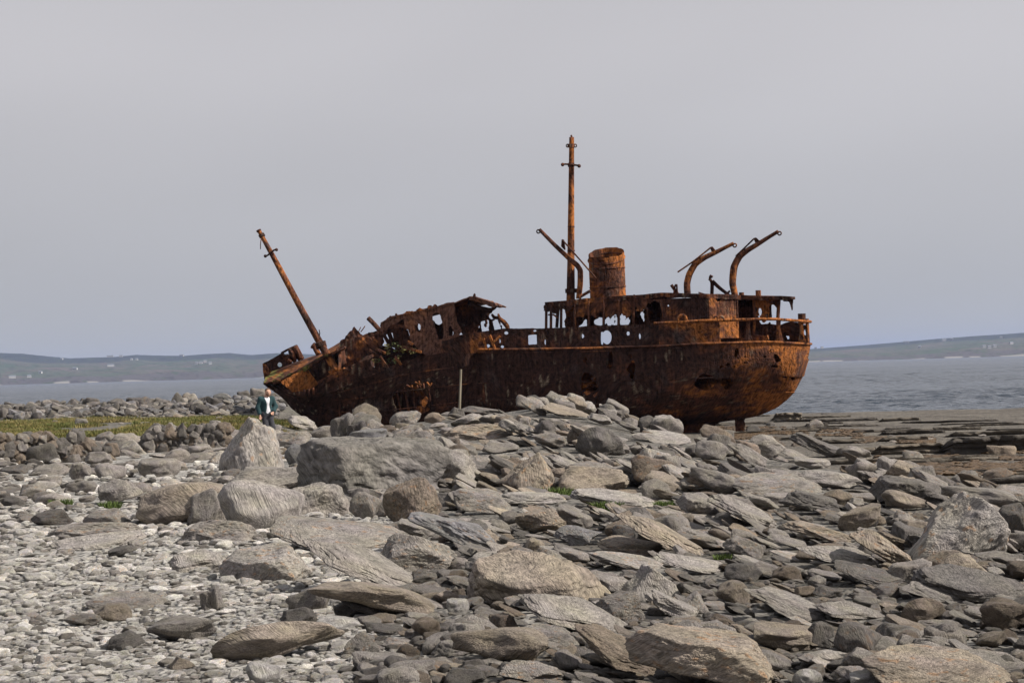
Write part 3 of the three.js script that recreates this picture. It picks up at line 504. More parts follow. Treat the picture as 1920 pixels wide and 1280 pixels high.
// forward half: hull plates broken and rolled over
const bow = part('bow_section');
{
  const sideTop = [[906, 656], [866, 657], [835, 661], [785, 669], [745, 683], [705, 700], [668, 715], [635, 730], [610, 738], [588, 735], [564, 735], [545, 732], [522, 716], [494, 715]];
  const sideBot = [[906, 800], [800, 815], [740, 822], [690, 826], [640, 826], [612, 812], [590, 795], [566, 780], [548, 766], [536, 752], [524, 741], [510, 731], [500, 724], [494, 720]];
  const zTop = (t) => -3.2 * smooth(0.62, 1, t), zBot = (t) => mix(-0.6, -3.0, t);
  const along = (tab, t) => { const k = t * (tab.length - 1), i = Math.min(tab.length - 2, Math.floor(k)), f = k - i; return [mix(tab[i][0], tab[i + 1][0], f), mix(tab[i][1], tab[i + 1][1], f)]; };
  const gash = [[737, 738], [760, 726], [790, 718], [806, 720], [808, 745], [800, 772], [770, 778], [745, 772], [738, 756]];
  const pointAt = (t, v, out) => { const a = along(sideTop, t), b = along(sideBot, t), A = S(a[0], a[1], zTop(t)), B = S(b[0], b[1], zBot(t)); const p = A.lerp(B, v); p.z += 0.35 * Math.sin(v * Math.PI) * (1 - t) + out; return [p.x, p.y, p.z]; };
  const rows = [[0, 0.2], [0.2, 0.42], [0.42, 0.64], [0.64, 1]];
  rows.forEach(([v0, v1], r) => {
    const cuts = r % 2 ? [0, 0.14, 0.33, 0.55, 0.78, 1] : [0, 0.22, 0.42, 0.66, 1];
    for (let i = 0; i + 1 < cuts.length; i++) {
      const g = sheet({
        u0: cuts[i] * 14, u1: cuts[i + 1] * 14, v0: v0 * 4.2, v1: (v1 + 0.008) * 4.2, cell: 0.09, thick: 0.03,
        field: (u, v) => { const p = pointAt(u / 14, v / 4.2, 0), s = seen(...p), n = 0.22 * fbm(p[0] * 1.6, p[1] * 1.6, 3, 3); let f = -polyDistance(gash, ...s) / 36 + n; if (v0 === 0) f = Math.min(f, 0.34 - fbm(p[0] * 1.3, p[1] * 1.7, 12, 3) * (s[0] > 640 && s[0] < 720 ? 1.4 : 0.8)); return f; },
        pos: (u, v) => pointAt(u / 14, v / 4.2, (r % 2 ? 0.06 : 0) + 0.09 * fbm(u * 0.7, v * 0.8, 4, 3) + 0.12 * fbm(u * 0.35, v * 0.4, 14, 2) - 0.5 * smooth(0.9, 0.2, u)),
        col: (x, y, z, u) => rust(x, y, z, -0.28 + 0.1 * smooth(9, 13, u), 1.2),
      });
      if (g) mesh('hull_plate', g, rustMat, bow);
    }
  });
  // seam lips
  for (const v of [0.2, 0.42, 0.64]) { const pts = []; for (let k = 0; k <= 30; k++) pts.push(new THREE.Vector3(...pointAt(mix(0.03, 0.85, k / 30), v, 0.05))); mesh('seam_strip', paint(tube(pts, [0.035], 6, 2), 0.1), rustMat, bow); }
  // far side, and added inner screens that keep the hold dark
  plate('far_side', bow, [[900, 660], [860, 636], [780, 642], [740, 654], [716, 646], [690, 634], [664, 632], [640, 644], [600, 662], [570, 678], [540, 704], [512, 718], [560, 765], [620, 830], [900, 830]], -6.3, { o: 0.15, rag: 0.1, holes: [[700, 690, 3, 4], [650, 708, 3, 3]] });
  plate('added_hold_screen', bow, [[893, 656], [840, 662], [780, 680], [700, 710], [640, 740], [640, 830], [893, 830]], -3.5, { o: 0.08, rag: 0.1 });
  mesh('added_hold_screen', sheet({ u0: -6.2, u1: -0.4, v0: 0.4, v1: S(646, 652, -1).y, cell: 0.15, pos: (z, y) => [S(640, 690, -1).x + 0.25 * fbm(z, y, 3, 2), y, z], col: (x, y, z) => rust(x, y, z, 0) }), rustMat, bow);  // added crosswise screen: blocks sun from the right so the hatch opening stays dark
  // ribs in the gash and hanging scraps
  for (const [a, b, c, d] of [[742, 728, 751, 775], [756, 724, 768, 778], [770, 718, 780, 776], [781, 722, 792, 770], [793, 718, 800, 776], [803, 722, 806, 770]]) bar('frame_rib', bow, [[a, b], [(a + c) / 2 + 1, (b + d) / 2], [c, d]], -0.75, [0.07, 0.06], 0.5, 6);
  for (const [a, b, c, d] of [[778, 716, 790, 722], [785, 714, 788, 726], [800, 716, 806, 724], [762, 722, 774, 728], [810, 718, 802, 728]]) bar('torn_strip', bow, [[a, b], [c, d]], 0.15, 0.05, 0.75, 5);
  plate('torn_flap', bow, [[788, 752], [800, 742], [806, 748], [798, 764]], 0.1, { o: 0.7, rag: 0.1, dz: (x, y) => 0.2 }); plate('torn_flap', bow, [[780, 764], [798, 760], [806, 768], [786, 776]], 0, { o: 0.6, rag: 0.1 });
  // forecastle: mossy deck strip, bulwark with its fairlead hole, windlass
  const moss = (x, y, z) => { const n = fbm(x * 1.3, y * 2, z * 1.3 + 3, 3), c = rust(x, y, z, 0.3, 0.3); return n > -0.05 ? mixc(c, [0.16, 0.15, 0.045], smooth(-0.05, 0.15, n) * 0.9) : c; };
  const deckG = sheet({ u0: 0, u1: 6, v0: 0, v1: 1.6, cell: 0.09, thick: 0.08, pos: (u, v) => { const t = u / 6, w = v / 1.6; const n = along([[494, 718], [525, 712], [569, 688], [604, 669], [645, 652]], t), f = along([[500, 697], [511, 694], [554, 678], [601, 663], [636, 642]], t); const A = S(n[0], n[1], mix(-2.4, -0.2, t)), B = S(f[0], f[1], -5.2); const p = A.lerp(B, w); return [p.x, p.y + 0.05 * fbm(u * 2, v * 2, 3, 2), p.z]; }, field: (u, v) => 0.12 + 0.2 * fbm(u * 1.5, v * 3, 7, 2) + Math.min(v, 6 - u), col: (x, y, z, u) => u < 1.9 + N3(x, y, z) ? moss(x, y, z) : rust(x, y, z, 0.4, 0.3) });
  mesh('forecastle_deck', deckG, rustMat, bow);
  plate('forecastle_edge', bow, [[493, 714], [525, 707], [569, 685], [604, 667], [646, 649], [648, 653], [606, 672], [571, 692], [527, 715], [494, 720]], -0.6, { o: 0.3, rag: 0.05, thick: 0.15, dz: (x) => -1.4 * smooth(S(600, 690).x, S(494, 715).x, x), col: moss });
  plate('bow_bulwark', bow, [[492, 681], [510, 672], [528, 662], [533, 667], [545, 678], [555, 686], [553, 690], [540, 694], [525, 700], [510, 706], [496, 711], [494, 696]], -5.0, { o: 0.15, rag: 0.04, holes: [[524, 683.5, 4.4, 4.4]] });
  plate('bow_bulwark', bow, [[492, 682], [496, 683], [503, 690], [509, 697], [503, 704], [495, 711]], -4.0, { o: 0.55, rag: 0.05, holes: [[505, 694, 1.6, 3]], dz: (x, y) => 0.5 * (y - 3.5) * 0 });
  bar('rail', bow, [[527, 662], [540, 655], [556, 648]], -4.9, 0.07, 0.25, 6); bar('stanchion', bow, [[528, 662], [534, 668]], -4.9, 0.08, 0.25, 6); bar('stanchion', bow, [[552, 650], [557, 652]], -4.9, 0.12, 0.25, 6);
  const wind = part('windlass', bow);
  for (const [px, py, r, tilt] of [[540, 672, 0.26, 0.6], [548, 666, 0.42, 0.6], [558, 663, 0.4, 0.7]]) { const s = S(px, py, -4.2), g = new THREE.CylinderGeometry(r, r * 0.92, 0.16, 22); g.rotateZ(Math.PI / 2 + 0.35); g.rotateY(tilt); g.translate(s.x, s.y, s.z); mesh('drum', paint(g, 0.3), rustMat, wind); }
  bar('shaft', wind, [[536, 676], [548, 667], [562, 660]], -4.2, 0.11, 0.3); bar('bracket', wind, [[552, 650], [560, 662], [567, 673]], -4.1, [0.2, 0.16, 0.12], 0.3); bar('bracket', wind, [[540, 674], [546, 679]], -3.9, 0.12, 0.6);
  bar('bollard', bow, [[588, 648], [592, 655], [597, 664]], -3.6, [0.13, 0.16, 0.16], 0.25); bar('bollard', bow, [[586, 647], [590, 650]], -3.6, [0.2, 0.16], 0.25);
  // orange end bulkhead of the forecastle and its torn lower edge
  tag(plate('forecastle_bulkhead', bow, [[526, 715], [545, 703], [568, 689], [572, 699], [580, 711], [586, 719], [578, 728], [569, 733], [545, 735]], -0.7, { o: 0.95, rag: 0.06, streak: 0.3, dz: (x, y) => -0.55 * (x - S(526, 715).x), holes: [[540, 705.5, 3, 1.4], [547, 711, 1.2, 1.2], [567, 704, 2.6, 2.2]] }), 'bright orange rusted end plate');
  plate('torn_lower_plate', bow, [[548, 734], [570, 733], [596, 726], [592, 737], [570, 748], [560, 744]], -0.5, { o: 0.5, rag: 0.08 });
  for (const [a, b, c, d] of [[570, 730, 574, 747], [578, 729, 580, 744], [587, 727, 588, 740]]) bar('frame_rib', bow, [[a, b], [c, d]], -0.35, 0.07, 0.7, 6);
  // broken side above the hold: dark plating round the hatch and the crumpled plates behind it
  beam('hatch_beam', bow, S(597, 717, -0.5), S(646, 691, -0.3), 0.25, 0.14, 0.5); beam('hatch_beam', bow, S(600, 722, -0.2), S(660, 690, -0.1), 0.2, 0.1, 0.15);
  plate('crumpled_plate', bow, [[626, 668], [628, 655], [635, 641], [644, 632], [652, 622], [660, 614], [664, 620], [677, 627], [690, 622], [704, 617], [714, 620], [720, 640], [716, 652], [690, 668], [668, 682], [650, 690], [636, 690]], -1.6, { o: -0.02, rag: 0.14, dent: 0.35, rough: 0.42, dz: (x, y) => -0.3 * (y - S(650, 660).y) });
  plate('side_plate', bow, [[612, 706], [650, 690], [690, 672], [716, 664], [722, 690], [690, 706], [660, 718], [630, 732], [606, 738], [598, 724]], -0.15, { o: 0.02, rag: 0.1, rough: 0.3, dent: 0.15, holes: [[703, 680, 9, 8], [712, 676, 6, 6]] });
  bar('bent_rod', bow, [[676, 622], [680, 617], [684, 611]], -1, 0.03, 0.5, 5); bar('bent_rod', bow, [[671, 624], [676, 613]], -1, 0.025, 0.5, 5);
  bar('broken_pipe', bow, [[690, 596], [700, 606], [718, 626]], -1.6, 0.13, 0.2);
  // fallen deckhouse amidships
  const dh = part('fallen_deckhouse', ship), zN = -0.9, zF = -5.2;
  const flat = (o, b) => (x, y, z) => { const c = rust(x, y, z, o, 0.2), n = N3(x * 7, y * 7, z * 7); return mixc(c.map(v => v * (1 + 0.5 * n)), [0.17, 0.085, 0.06], 0.6 * b); };
  plate('fallen_wall', dh, [[713, 606], [726, 596], [740, 591], [765, 586], [790, 579.5], [816, 574], [834, 569], [851, 566], [853, 582], [858, 604], [866, 620], [858, 632], [842, 636], [832, 648], [826, 664], [800, 667], [786, 660], [779, 648], [772, 642], [768, 630], [765, 618], [757, 608], [756, 598], [745, 604], [730, 611], [726, 617], [719, 622], [718, 632], [713, 628]], zN, { o: 0.4, rag: 0.06, dent: 0.08, col: flat(0.35, 1), holes: [[784, 613.5, 5.4, 7.5], [[811, 590], [815, 585.5], [822, 586], [826, 592], [829, 606], [832, 622], [830, 636], [822, 636], [818, 622], [812, 604]], [[840, 612], [845, 610], [850, 622], [849, 629], [841, 630]], [774, 624, 2, 1.3]] });
  plate('fallen_wall_strip', dh, [[832, 634], [858, 627], [868, 625], [868, 634], [846, 656], [826, 664]], zN + 0.25, { o: 0.4, rag: 0.08, col: flat(0.4, 0.6) });
  const roofTop = [[713, 604], [738, 591.5], [765, 585], [793, 579], [816, 573.6], [834, 569.5], [851, 566], [866, 560], [879, 555], [891, 554], [904, 560], [926, 566], [930, 571]];
  mesh('fallen_roof', sheet({ u0: 0, u1: 8, v0: 0, v1: 4.2, cell: 0.1, thick: 0.06, pos: (u, v) => { const q = along(roofTop, u / 8), A = S(q[0], q[1] + 1, zN + 0.1); return [A.x + v * 0.1, A.y + 0.06 * fbm(u * 1.5, v * 1.2, 4, 3) - v * 0.11 * smooth(4.6, 5.4, u), A.z - v]; }, field: (u, v) => 0.2 + 0.35 * fbm(u * 1.3, v * 1.1, 8, 3) + Math.min(u, 8 - u, v + 0.05, 4.2 - v - 3.4 * smooth(5.8, 7.8, u)) - (u > 5.0 && u < 7.2 && v > 1.2 && v < 3.4 ? 1.2 : 0), col: flat(0.35, 0.7) }), rustMat, dh);
  for (const [px, py, w] of [[731, 592, 3], [742, 588, 3], [765, 584, 6], [772, 582, 4], [786, 578, 7], [806, 574, 6], [814, 572, 5], [889, 552, 3]]) plate('torn_roof_edge', dh, [[px - w, py + 6], [px - w * 0.6, py], [px + w * 0.3, py - 1.5], [px + w, py + 1], [px + w, py + 5]], zN + 0.05, { rag: 0.1, o: 0.3, cell: 0.06 });
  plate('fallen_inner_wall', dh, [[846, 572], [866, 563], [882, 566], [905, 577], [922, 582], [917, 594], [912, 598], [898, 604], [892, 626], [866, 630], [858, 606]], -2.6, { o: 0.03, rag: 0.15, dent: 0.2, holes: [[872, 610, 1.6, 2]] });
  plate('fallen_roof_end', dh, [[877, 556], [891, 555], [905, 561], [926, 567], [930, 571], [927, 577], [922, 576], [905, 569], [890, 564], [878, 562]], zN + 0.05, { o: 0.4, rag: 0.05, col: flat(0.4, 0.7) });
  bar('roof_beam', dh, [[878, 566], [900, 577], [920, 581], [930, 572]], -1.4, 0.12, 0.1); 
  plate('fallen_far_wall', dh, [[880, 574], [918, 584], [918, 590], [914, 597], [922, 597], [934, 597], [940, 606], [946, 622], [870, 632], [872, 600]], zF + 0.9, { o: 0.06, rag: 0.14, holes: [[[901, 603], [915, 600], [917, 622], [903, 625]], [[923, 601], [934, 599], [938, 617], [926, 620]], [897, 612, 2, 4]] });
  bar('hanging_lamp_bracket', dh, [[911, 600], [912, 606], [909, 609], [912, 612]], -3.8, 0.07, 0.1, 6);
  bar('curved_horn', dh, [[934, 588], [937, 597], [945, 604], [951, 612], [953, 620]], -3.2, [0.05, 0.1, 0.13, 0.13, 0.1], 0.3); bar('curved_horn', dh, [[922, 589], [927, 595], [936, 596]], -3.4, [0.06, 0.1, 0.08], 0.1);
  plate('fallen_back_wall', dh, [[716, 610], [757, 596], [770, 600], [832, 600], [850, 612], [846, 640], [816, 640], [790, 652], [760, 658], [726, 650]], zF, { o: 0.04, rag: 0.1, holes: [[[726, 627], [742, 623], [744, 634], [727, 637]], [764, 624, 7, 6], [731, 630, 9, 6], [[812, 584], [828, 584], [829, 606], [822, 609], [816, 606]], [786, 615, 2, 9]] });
  // posts, broken timbers and plants in the open hold
  for (const [a, b, c, d, r] of [[720, 628, 733, 652, 0.1], [727, 618, 738, 648, 0.12], [745, 616, 752, 660, 0.3], [758, 620, 770, 662, 0.2], [700, 640, 708, 662, 0.16], [822, 664, 831, 648, 0.14]]) bar('hold_post', dh, [[a, b], [c, d]], -1.7, r, 0.05, 6);
  for (const [a, b, c, d] of [[712, 668, 727, 690], [716, 676, 720, 688], [740, 668, 752, 684], [705, 654, 722, 662], [755, 650, 790, 660], [692, 656, 704, 664], [764, 640, 774, 646], [918, 628, 929, 656], [926, 641, 938, 630], [906, 634, 912, 652]]) beam('broken_timber', dh, S(a, b, 0.1), S(c, d, 0.05), 0.14, 0.12, 0.75);
  const leafM = mat([0.06, 0.075, 0.02]), lichenM = mat([0.15, 0.13, 0.04]);
  const R = rng(4); for (const [px, py, w, h, m] of [[742, 650, 6, 9, 0], [727, 655, 3, 10, 1], [757, 655, 5, 7, 1], [702, 675, 7, 5, 1], [712, 672, 4, 4, 0], [735, 676, 9, 6, 0], [746, 672, 5, 6, 1], [925, 652, 8, 2, 0], [774, 658, 5, 5, 1]]) {
    const c = S(px, py, -0.9), k = 120 / F, g = [];
    for (let i = 0; i < 34; i++) { const q = new THREE.PlaneGeometry(0.1, 0.07); q.rotateX(R() * 6); q.rotateY(R() * 6); q.translate(c.x + (R() - 0.5) * 2 * w * k, c.y + (R() - 0.5) * 2 * h * k, c.z + (R() - 0.5) * 0.5); g.push(q); }
    tag(mesh('weeds', mergeGeometries(g), m ? lichenM : leafM, dh), 'green and yellow weeds growing in the wreck', null, null, 'stuff');
  }
}
// leaning foremast
{
  const m = part('foremast'), z = -1.4;
  mesh('mast_pole', paint(tube([S(631, 696, z + 0.9), S(601, 645, z), S(560, 571, z), S(520, 496, z), S(485.5, 433, z)], [0.21, 0.2, 0.17, 0.15, 0.11], 16, 12), 0.62, 0.5), rustMat, m);
  bar('crosstree', m, [[496, 480.5], [502, 478], [513, 469], [518.5, 468]], z + 0.15, 0.05, 0.1); for (const [x, y] of [[497, 480], [518, 468]]) { const s = S(x, y, z + 0.15), g = new THREE.SphereGeometry(0.09, 10, 8); g.translate(s.x, s.y, s.z); mesh('block', paint(g, 0.1), rustMat, m); }
  bar('mast_band', m, [[600, 641], [603, 652]], z, 0.3, 0.12, 12); bar('mast_band', m, [[489, 439], [492, 444]], z, 0.17, 0.12, 10); bar('mast_cap', m, [[485.5, 434], [484, 431]], z, 0.14, 0.1);
  bar('hanging_stay', m, [[489, 448], [488, 458], [488, 467]], z + 0.2, 0.025, 0.1, 5); bar('hanging_stay', m, [[597, 640], [599, 625], [598, 618]], z, 0.03, 0.3, 5);
  plate('mast_step', m, [[614, 697], [622, 691], [629, 695], [622, 704]], -0.6, { o: 0.6, rag: 0.03 });
}

// ---------------------------------------------------------------- rock shapes

function rockShape(type, seed, detail) {
  const R = rng(seed * 7919 + 13), planes = [], V = (x, y, z) => new THREE.Vector3(x, y, z).normalize(), s1 = () => R() * 2 - 1;
  let p = 14 + R() * 12, low = 0.1, strataAmp = 0.02, strataN = 4, fine = 0.026, crack = 0.03, warp = 0.16;
  const rim = (n, d0, d1, up0, up1) => { let a = R() * 6.28; for (let i = 0; i < n; i++) { a += 6.283 / n * (0.55 + 0.9 * R()); planes.push([V(Math.cos(a), mix(up0, up1, R()), Math.sin(a)), d0 + (d1 - d0) * R()]); } };
  if (type === 'slab') { p = 20 + R() * 14; warp = 0.09; strataAmp = 0.035 + 0.035 * R(); strataN = 3 + R() * 2; crack = 0.05; planes.push([V(0.2 * s1(), 1, 0.1 + 0.3 * s1()), 0.46 + 0.1 * R()], [V(0.1 * s1(), -1, 0.1 * s1()), 0.5]); rim(5 + Math.floor(R() * 3), 0.62, 1.02, -0.15, 0.8); rim(3, 0.72, 0.9, 0.3, 1.4); }
  else if (type === 'block') { p = 22 + R() * 12; warp = 0.1; crack = 0.045; const n = 10 + Math.floor(R() * 4); for (let i = 0; i < n; i++) { const y = 1 - 2 * (i + 0.5) / n, a = i * 2.4 + s1() * 0.5, r = Math.sqrt(1 - y * y); planes.push([V(r * Math.cos(a), y + 0.25 * s1(), r * Math.sin(a)), 0.68 + 0.32 * R()]); } strataAmp = R() < 0.5 ? 0.03 : 0.01; }
  else if (type === 'cube') { p = 34; warp = 0.06; low = 0.06; fine = 0.034; crack = 0.06; strataAmp = 0.03; for (const [x, y, z, q] of [[-0.86, 0.05, 0.5, 0.6], [0.42, 0.16, 0.88, 0.5], [0.05, 1, 0.12, 0.5], [0, -1, 0, 0.6], [0.95, 0.25, -0.1, 0.95], [-0.9, 0.1, -0.3, 0.9], [0, 0.1, -1, 0.6], [0.35, 0.85, 0.5, 0.62]]) planes.push([V(x, y, z), q]); }
  else if (type === 'round') { p = 7 + R() * 4; low = 0.12; strataAmp = 0.006; fine = 0.009; crack = 0.006; warp = 0.22; planes.push([V(0.2 * s1(), 1, 0.2 * s1()), 0.66 + R() * 0.2]); for (let i = 0; i < 8; i++) planes.push([V(s1(), s1() * 0.8, s1()), 0.8 + 0.25 * R()]); }
  else if (type === 'ramp') { p = 26; warp = 0.07; strataAmp = 0.03; crack = 0.06; fine = 0.03; for (const [x, y, z, q] of [[-0.6, 0.74, 0.25, 0.46], [0.95, 0.22, 0.15, 0.62], [0.2, 0.4, 0.92, 0.5], [-0.35, 0.1, 0.93, 0.62], [0, -1, 0, 0.55], [0, 0.2, -1, 0.6], [0.35, 0.93, 0, 0.62]]) planes.push([V(x, y, z), q]); }
  else if (type === 'wedge') { p = 18 + R() * 8; strataAmp = 0.02; planes.push([V(-0.75 + 0.2 * s1(), 0.62, 0.35), 0.52 + R() * 0.1], [V(0.55, 0.72, 0.4 * s1()), 0.62], [V(0, -1, 0), 0.6], [V(0.1, 0.35, 1), 0.62], [V(0, 0.25, -1), 0.75]); rim(5, 0.8, 1.05, -0.2, 0.8); }
  else { p = 20; strataAmp = 0.06; strataN = 5; crack = 0.045; planes.push([V(0.1, 1, 0.3 * s1()), 0.42], [V(-0.06, -1, 0.2 * s1()), 0.45], [V(1, 0.7 * s1(), 0.3), 1.1], [V(-1, 0.8 * s1(), -0.2), 1.05], [V(0.1, 0.2, 1), 0.6], [V(0, 0, -1), 0.6]); rim(5, 0.75, 1.0, -0.3, 1); }
  let g = new THREE.IcosahedronGeometry(1, detail); g.deleteAttribute('uv'); g.deleteAttribute('normal'); g = mergeVertices(g, 1e-4);
  const P = g.attributes.position, n = P.count, d = new THREE.Vector3(), ox = R() * 90, oy = R() * 90, oz = R() * 90;
  const bed = V(0.35 * s1(), 1, 0.35 * s1()), jag = []; for (let i = 0; i < 64; i++) jag.push(R());
  const lay = new Float32Array(n), chips = []; for (let i = 0; i < 5; i++) chips.push([V(s1(), s1() * 0.7 + 0.3, s1()), 0.82 + 0.14 * R()]);
  for (let i = 0; i < n; i++) {
    d.fromBufferAttribute(P, i).normalize();
    let s = 0; for (const [nn, dd] of planes) { const c = d.dot(nn); if (c > 0.02) s += Math.pow(c / dd, p); }
    let r = Math.min(1.5, Math.pow(s, -1 / p));
    for (const [nn, dd] of chips) { const c = d.dot(nn) * r - dd * 0.92; if (c > 0 && type !== 'round') r -= c * 0.95; }
    r *= 1 + low * 1.3 * fbm(d.x * 1.4 + ox, d.y * 1.4 + oy, d.z * 1.4 + oz, 3);
    let x = d.x * r, y = d.y * r, z = d.z * r;
    const wx = N3(x * 1.1 + ox, y * 1.1, z * 1.1), wy = N3(x * 1.1, y * 1.1 + oy, z * 1.1 + 5), wz = N3(x * 1.1 + 9, y * 1.1, z * 1.1 + oz);
    const b = x * bed.x + y * bed.y + z * bed.z, side = clamp(1.15 - Math.abs(d.dot(bed)) * 1.1);
    const L = (b + 0.3 * fbm(x * 0.9 + ox, z * 0.9, y * 0.5 + oz, 3)) * strataN + 20, k = Math.floor(L), f = L - k, on = smooth(-0.15, 0.2, fbm(x * 1.3 + oz, y * 1.6 + k * 1.7, z * 1.3, 2));
    const groove = Math.exp(-f * f * 90) + Math.exp(-(1 - f) * (1 - f) * 90);
    lay[i] = jag[k & 63] * on + 0.5 * (1 - on);
    r += on * strataAmp * side * ((mix(jag[k & 63], jag[(k + 1) & 63], smooth(0.75, 1, f)) - 0.5) * 1.8 - groove * 0.7);
    const c1 = Math.abs(N3(x * 1.3 + oy, y * 2.2 + oz, z * 1.3 + ox)); r -= crack * smooth(0.045, 0, c1) * smooth(0, 0.2, N3(x + oz, y, z + 4));
    r += fine * 2.4 * fbm(x * 4.3 + ox, y * 4.3 + oy, z * 4.3, 4);
    r -= fine * 0.9 * (1 - 2.2 * Math.abs(N3(x * 3.1 + 8, y * 4.6 + oy, z * 3.1))) * (type === 'round' ? 0.3 : 1); r += fine * 0.5 * N3(x * 17, y * 17, z * 17 + ox);
    P.setXYZ(i, d.x * r + warp * wx, d.y * r + warp * 0.6 * wy, d.z * r + warp * wz);
  }
  g.computeBoundingBox(); const B = g.boundingBox, S = new THREE.Vector3(), C = new THREE.Vector3(); B.getSize(S); B.getCenter(C);
  const col = new Float32Array(n * 3), uv = new Float32Array(n * 2), lichen = R() < 0.3 ? 0.2 : 0.5, white = 0.2 + R() * 0.25;
  for (let i = 0; i < n; i++) {
    const x = P.getX(i), y = P.getY(i), z = P.getZ(i);
    let v = 0.64 + 0.3 * fbm(x * 1.6 + oz, y * 1.6 + ox, z * 1.6, 3) + 0.07 * (lay[i] - 0.5) + 0.42 * fbm(x * 7, y * 9 + oy, z * 9, 3);
    let c = [v, v * (0.985 + 0.03 * N3(x * 2, y * 2, z * 2 + oz)), v * (0.965 + 0.12 * N3(x * 1.2 + 7, y * 1.2, z * 1.2 + ox))];
    const w = fbm(x * 4 + 31 + ox, y * 4, z * 4 + oy, 3); if (w > white) c = mixc(c, [0.95, 0.94, 0.92], smooth(white, white + 0.15, w) * 0.6);
    const dk = fbm(x * 2.4 - ox, y * 2.4, z * 2.4 + 13, 3); if (dk > 0.18) c = mixc(c, [0.3, 0.29, 0.3], smooth(0.18, 0.4, dk) * 0.6);
    const li = fbm(x * 6 - 17, y * 6 + oz, z * 6 + ox, 2); if (li > lichen) c = mixc(c, [0.85, 0.52, 0.27], smooth(lichen, lichen + 0.1, li) * 0.55);
    col.set(c.map(q => clamp(q, 0.05, 1)), i * 3);
    uv[i * 2] = x * 0.5 + y * 0.21; uv[i * 2 + 1] = z * 0.5 + y * 0.37;
  }
  g.translate(-C.x, -C.y, -C.z); g.scale(1 / S.x, 1 / S.y, 1 / S.z);
  g.setAttribute('color', new THREE.BufferAttribute(col, 3)); g.setAttribute('uv', new THREE.BufferAttribute(uv, 2));
  g.computeVertexNormals();
  return g;
}
const SEEDS = { slab: [1, 2, 3, 4, 5, 6, 7, 8, 9], block: [11, 12, 13, 14, 15, 16, 17], round: [21, 22, 23, 24, 25], wedge: [31, 32, 33, 34], shard: [41, 42, 43], cube: [51], ramp: [61] };
const LOD = { hi: 26, mid: 12, lo: 6, tiny: 4 };
const shapeCache = {};
const shapeOf = (type, i, lod) => { const s = SEEDS[type][i % SEEDS[type].length], k = type + s + lod; return shapeCache[k] ??= rockShape(type, s, LOD[lod]); };
const grain = noiseTexture(512, (u, v) => 0.5 + 0.45 * tileNoise(u, v, 30, 2) + 0.4 * tileNoise(u + 0.3, v + 0.6, 75, 5) + 0.25 * tileNoise(u, v, 160, 6));
const rockMap = noiseTexture(512, (u, v) => clamp(0.74 + 0.34 * tileNoise(u, v, 34, 12) + 0.36 * tileNoise(u, v, 80, 15) + 0.26 * tileNoise(u + 0.2, v + 0.1, 170, 16) + (tileNoise(u, v, 60, 21) > 0.42 ? 0.25 : 0), 0.25, 1));
const rockMat = (rgb) => mat(rgb.map(v => v * 2), { vertexColors: true, roughness: 0.92, map: rockMap, bumpMap: grain, bumpScale: 0.014 });
const TONES = { grey: rockMat([0.178, 0.163, 0.149]), pale: rockMat([0.228, 0.211, 0.194]), dark: rockMat([0.092, 0.084, 0.078]), tan: rockMat([0.196, 0.166, 0.134]), white: rockMat([0.36, 0.347, 0.33]), blue: rockMat([0.148, 0.145, 0.149]), brown: rockMat([0.138, 0.111, 0.087]), dim: rockMat([0.118, 0.11, 0.102]), chalk: rockMat([0.42, 0.405, 0.385]), lime: rockMat([0.6, 0.584, 0.56]) };
const FLIPS = [[0, 0, 0], [0, Math.PI, 0]];

// a stone whose outline, seen from the photographer's place, spans w x h metres; its foot rests at `foot`
function placeStone(foot, w, h, rot, type, variant, lod, material, name, deep = 0.75, flip = 0, sink = 0.22) {
  const m = new THREE.Mesh(shapeOf(type, variant, lod), material);
  m.name = numbered(name); m.castShadow = m.receiveShadow = true;
  const { matrix } = stonePose(foot, w, h, rot, type, deep, flip, sink, variant);
  matrix.decompose(m.position, m.quaternion, m.scale);
  scene.add(m); return m;
}
function stonePose(foot, w, h, rot, type, deep, flip, sink, variant) {
  const a = rot * Math.PI / 180, c = Math.cos(Math.abs(a)), s = Math.sin(Math.abs(a));
  let L = w, T = h;
  if (Math.abs(rot) > 3) { const den = c * c - s * s; if (den > 0.2) { L = (w * c - h * s) / den; T = (h * c - w * s) / den; } L = clamp(L, w * 0.75, w * 1.12); T = clamp(T, Math.min(h, L) * 0.38, h); }
  const Z = clamp(w * deep, h * 0.8, w * 1.2), D = -foot.z;
  const pitch = type === 'slab' ? 0.02 + 0.24 * Math.abs(Math.sin(variant * 3.7 + flip)) : type === 'shard' ? 0.15 : 0.12 * Math.sin(variant * 2.7);
  if (type === 'slab') T = Math.max(T * 0.45, T - Z * Math.sin(pitch) * 0.75);
  T *= 1 + sink;
  const centre = new THREE.Vector3(foot.x, 0, foot.z - Z * 0.35).multiplyScalar(1);
  centre.x *= (D + Z * 0.35) / D;
  centre.y = foot.y + h * 0.5 - h * sink * 0.5;
  const q = new THREE.Quaternion().setFromEuler(new THREE.Euler(pitch, 0, -a + 0.0285, 'ZXY')).multiply(new THREE.Quaternion().setFromEuler(new THREE.Euler(...FLIPS[flip & 1])));
  return { matrix: new THREE.Matrix4().compose(centre, q, new THREE.Vector3(L, T, Z)) };
}

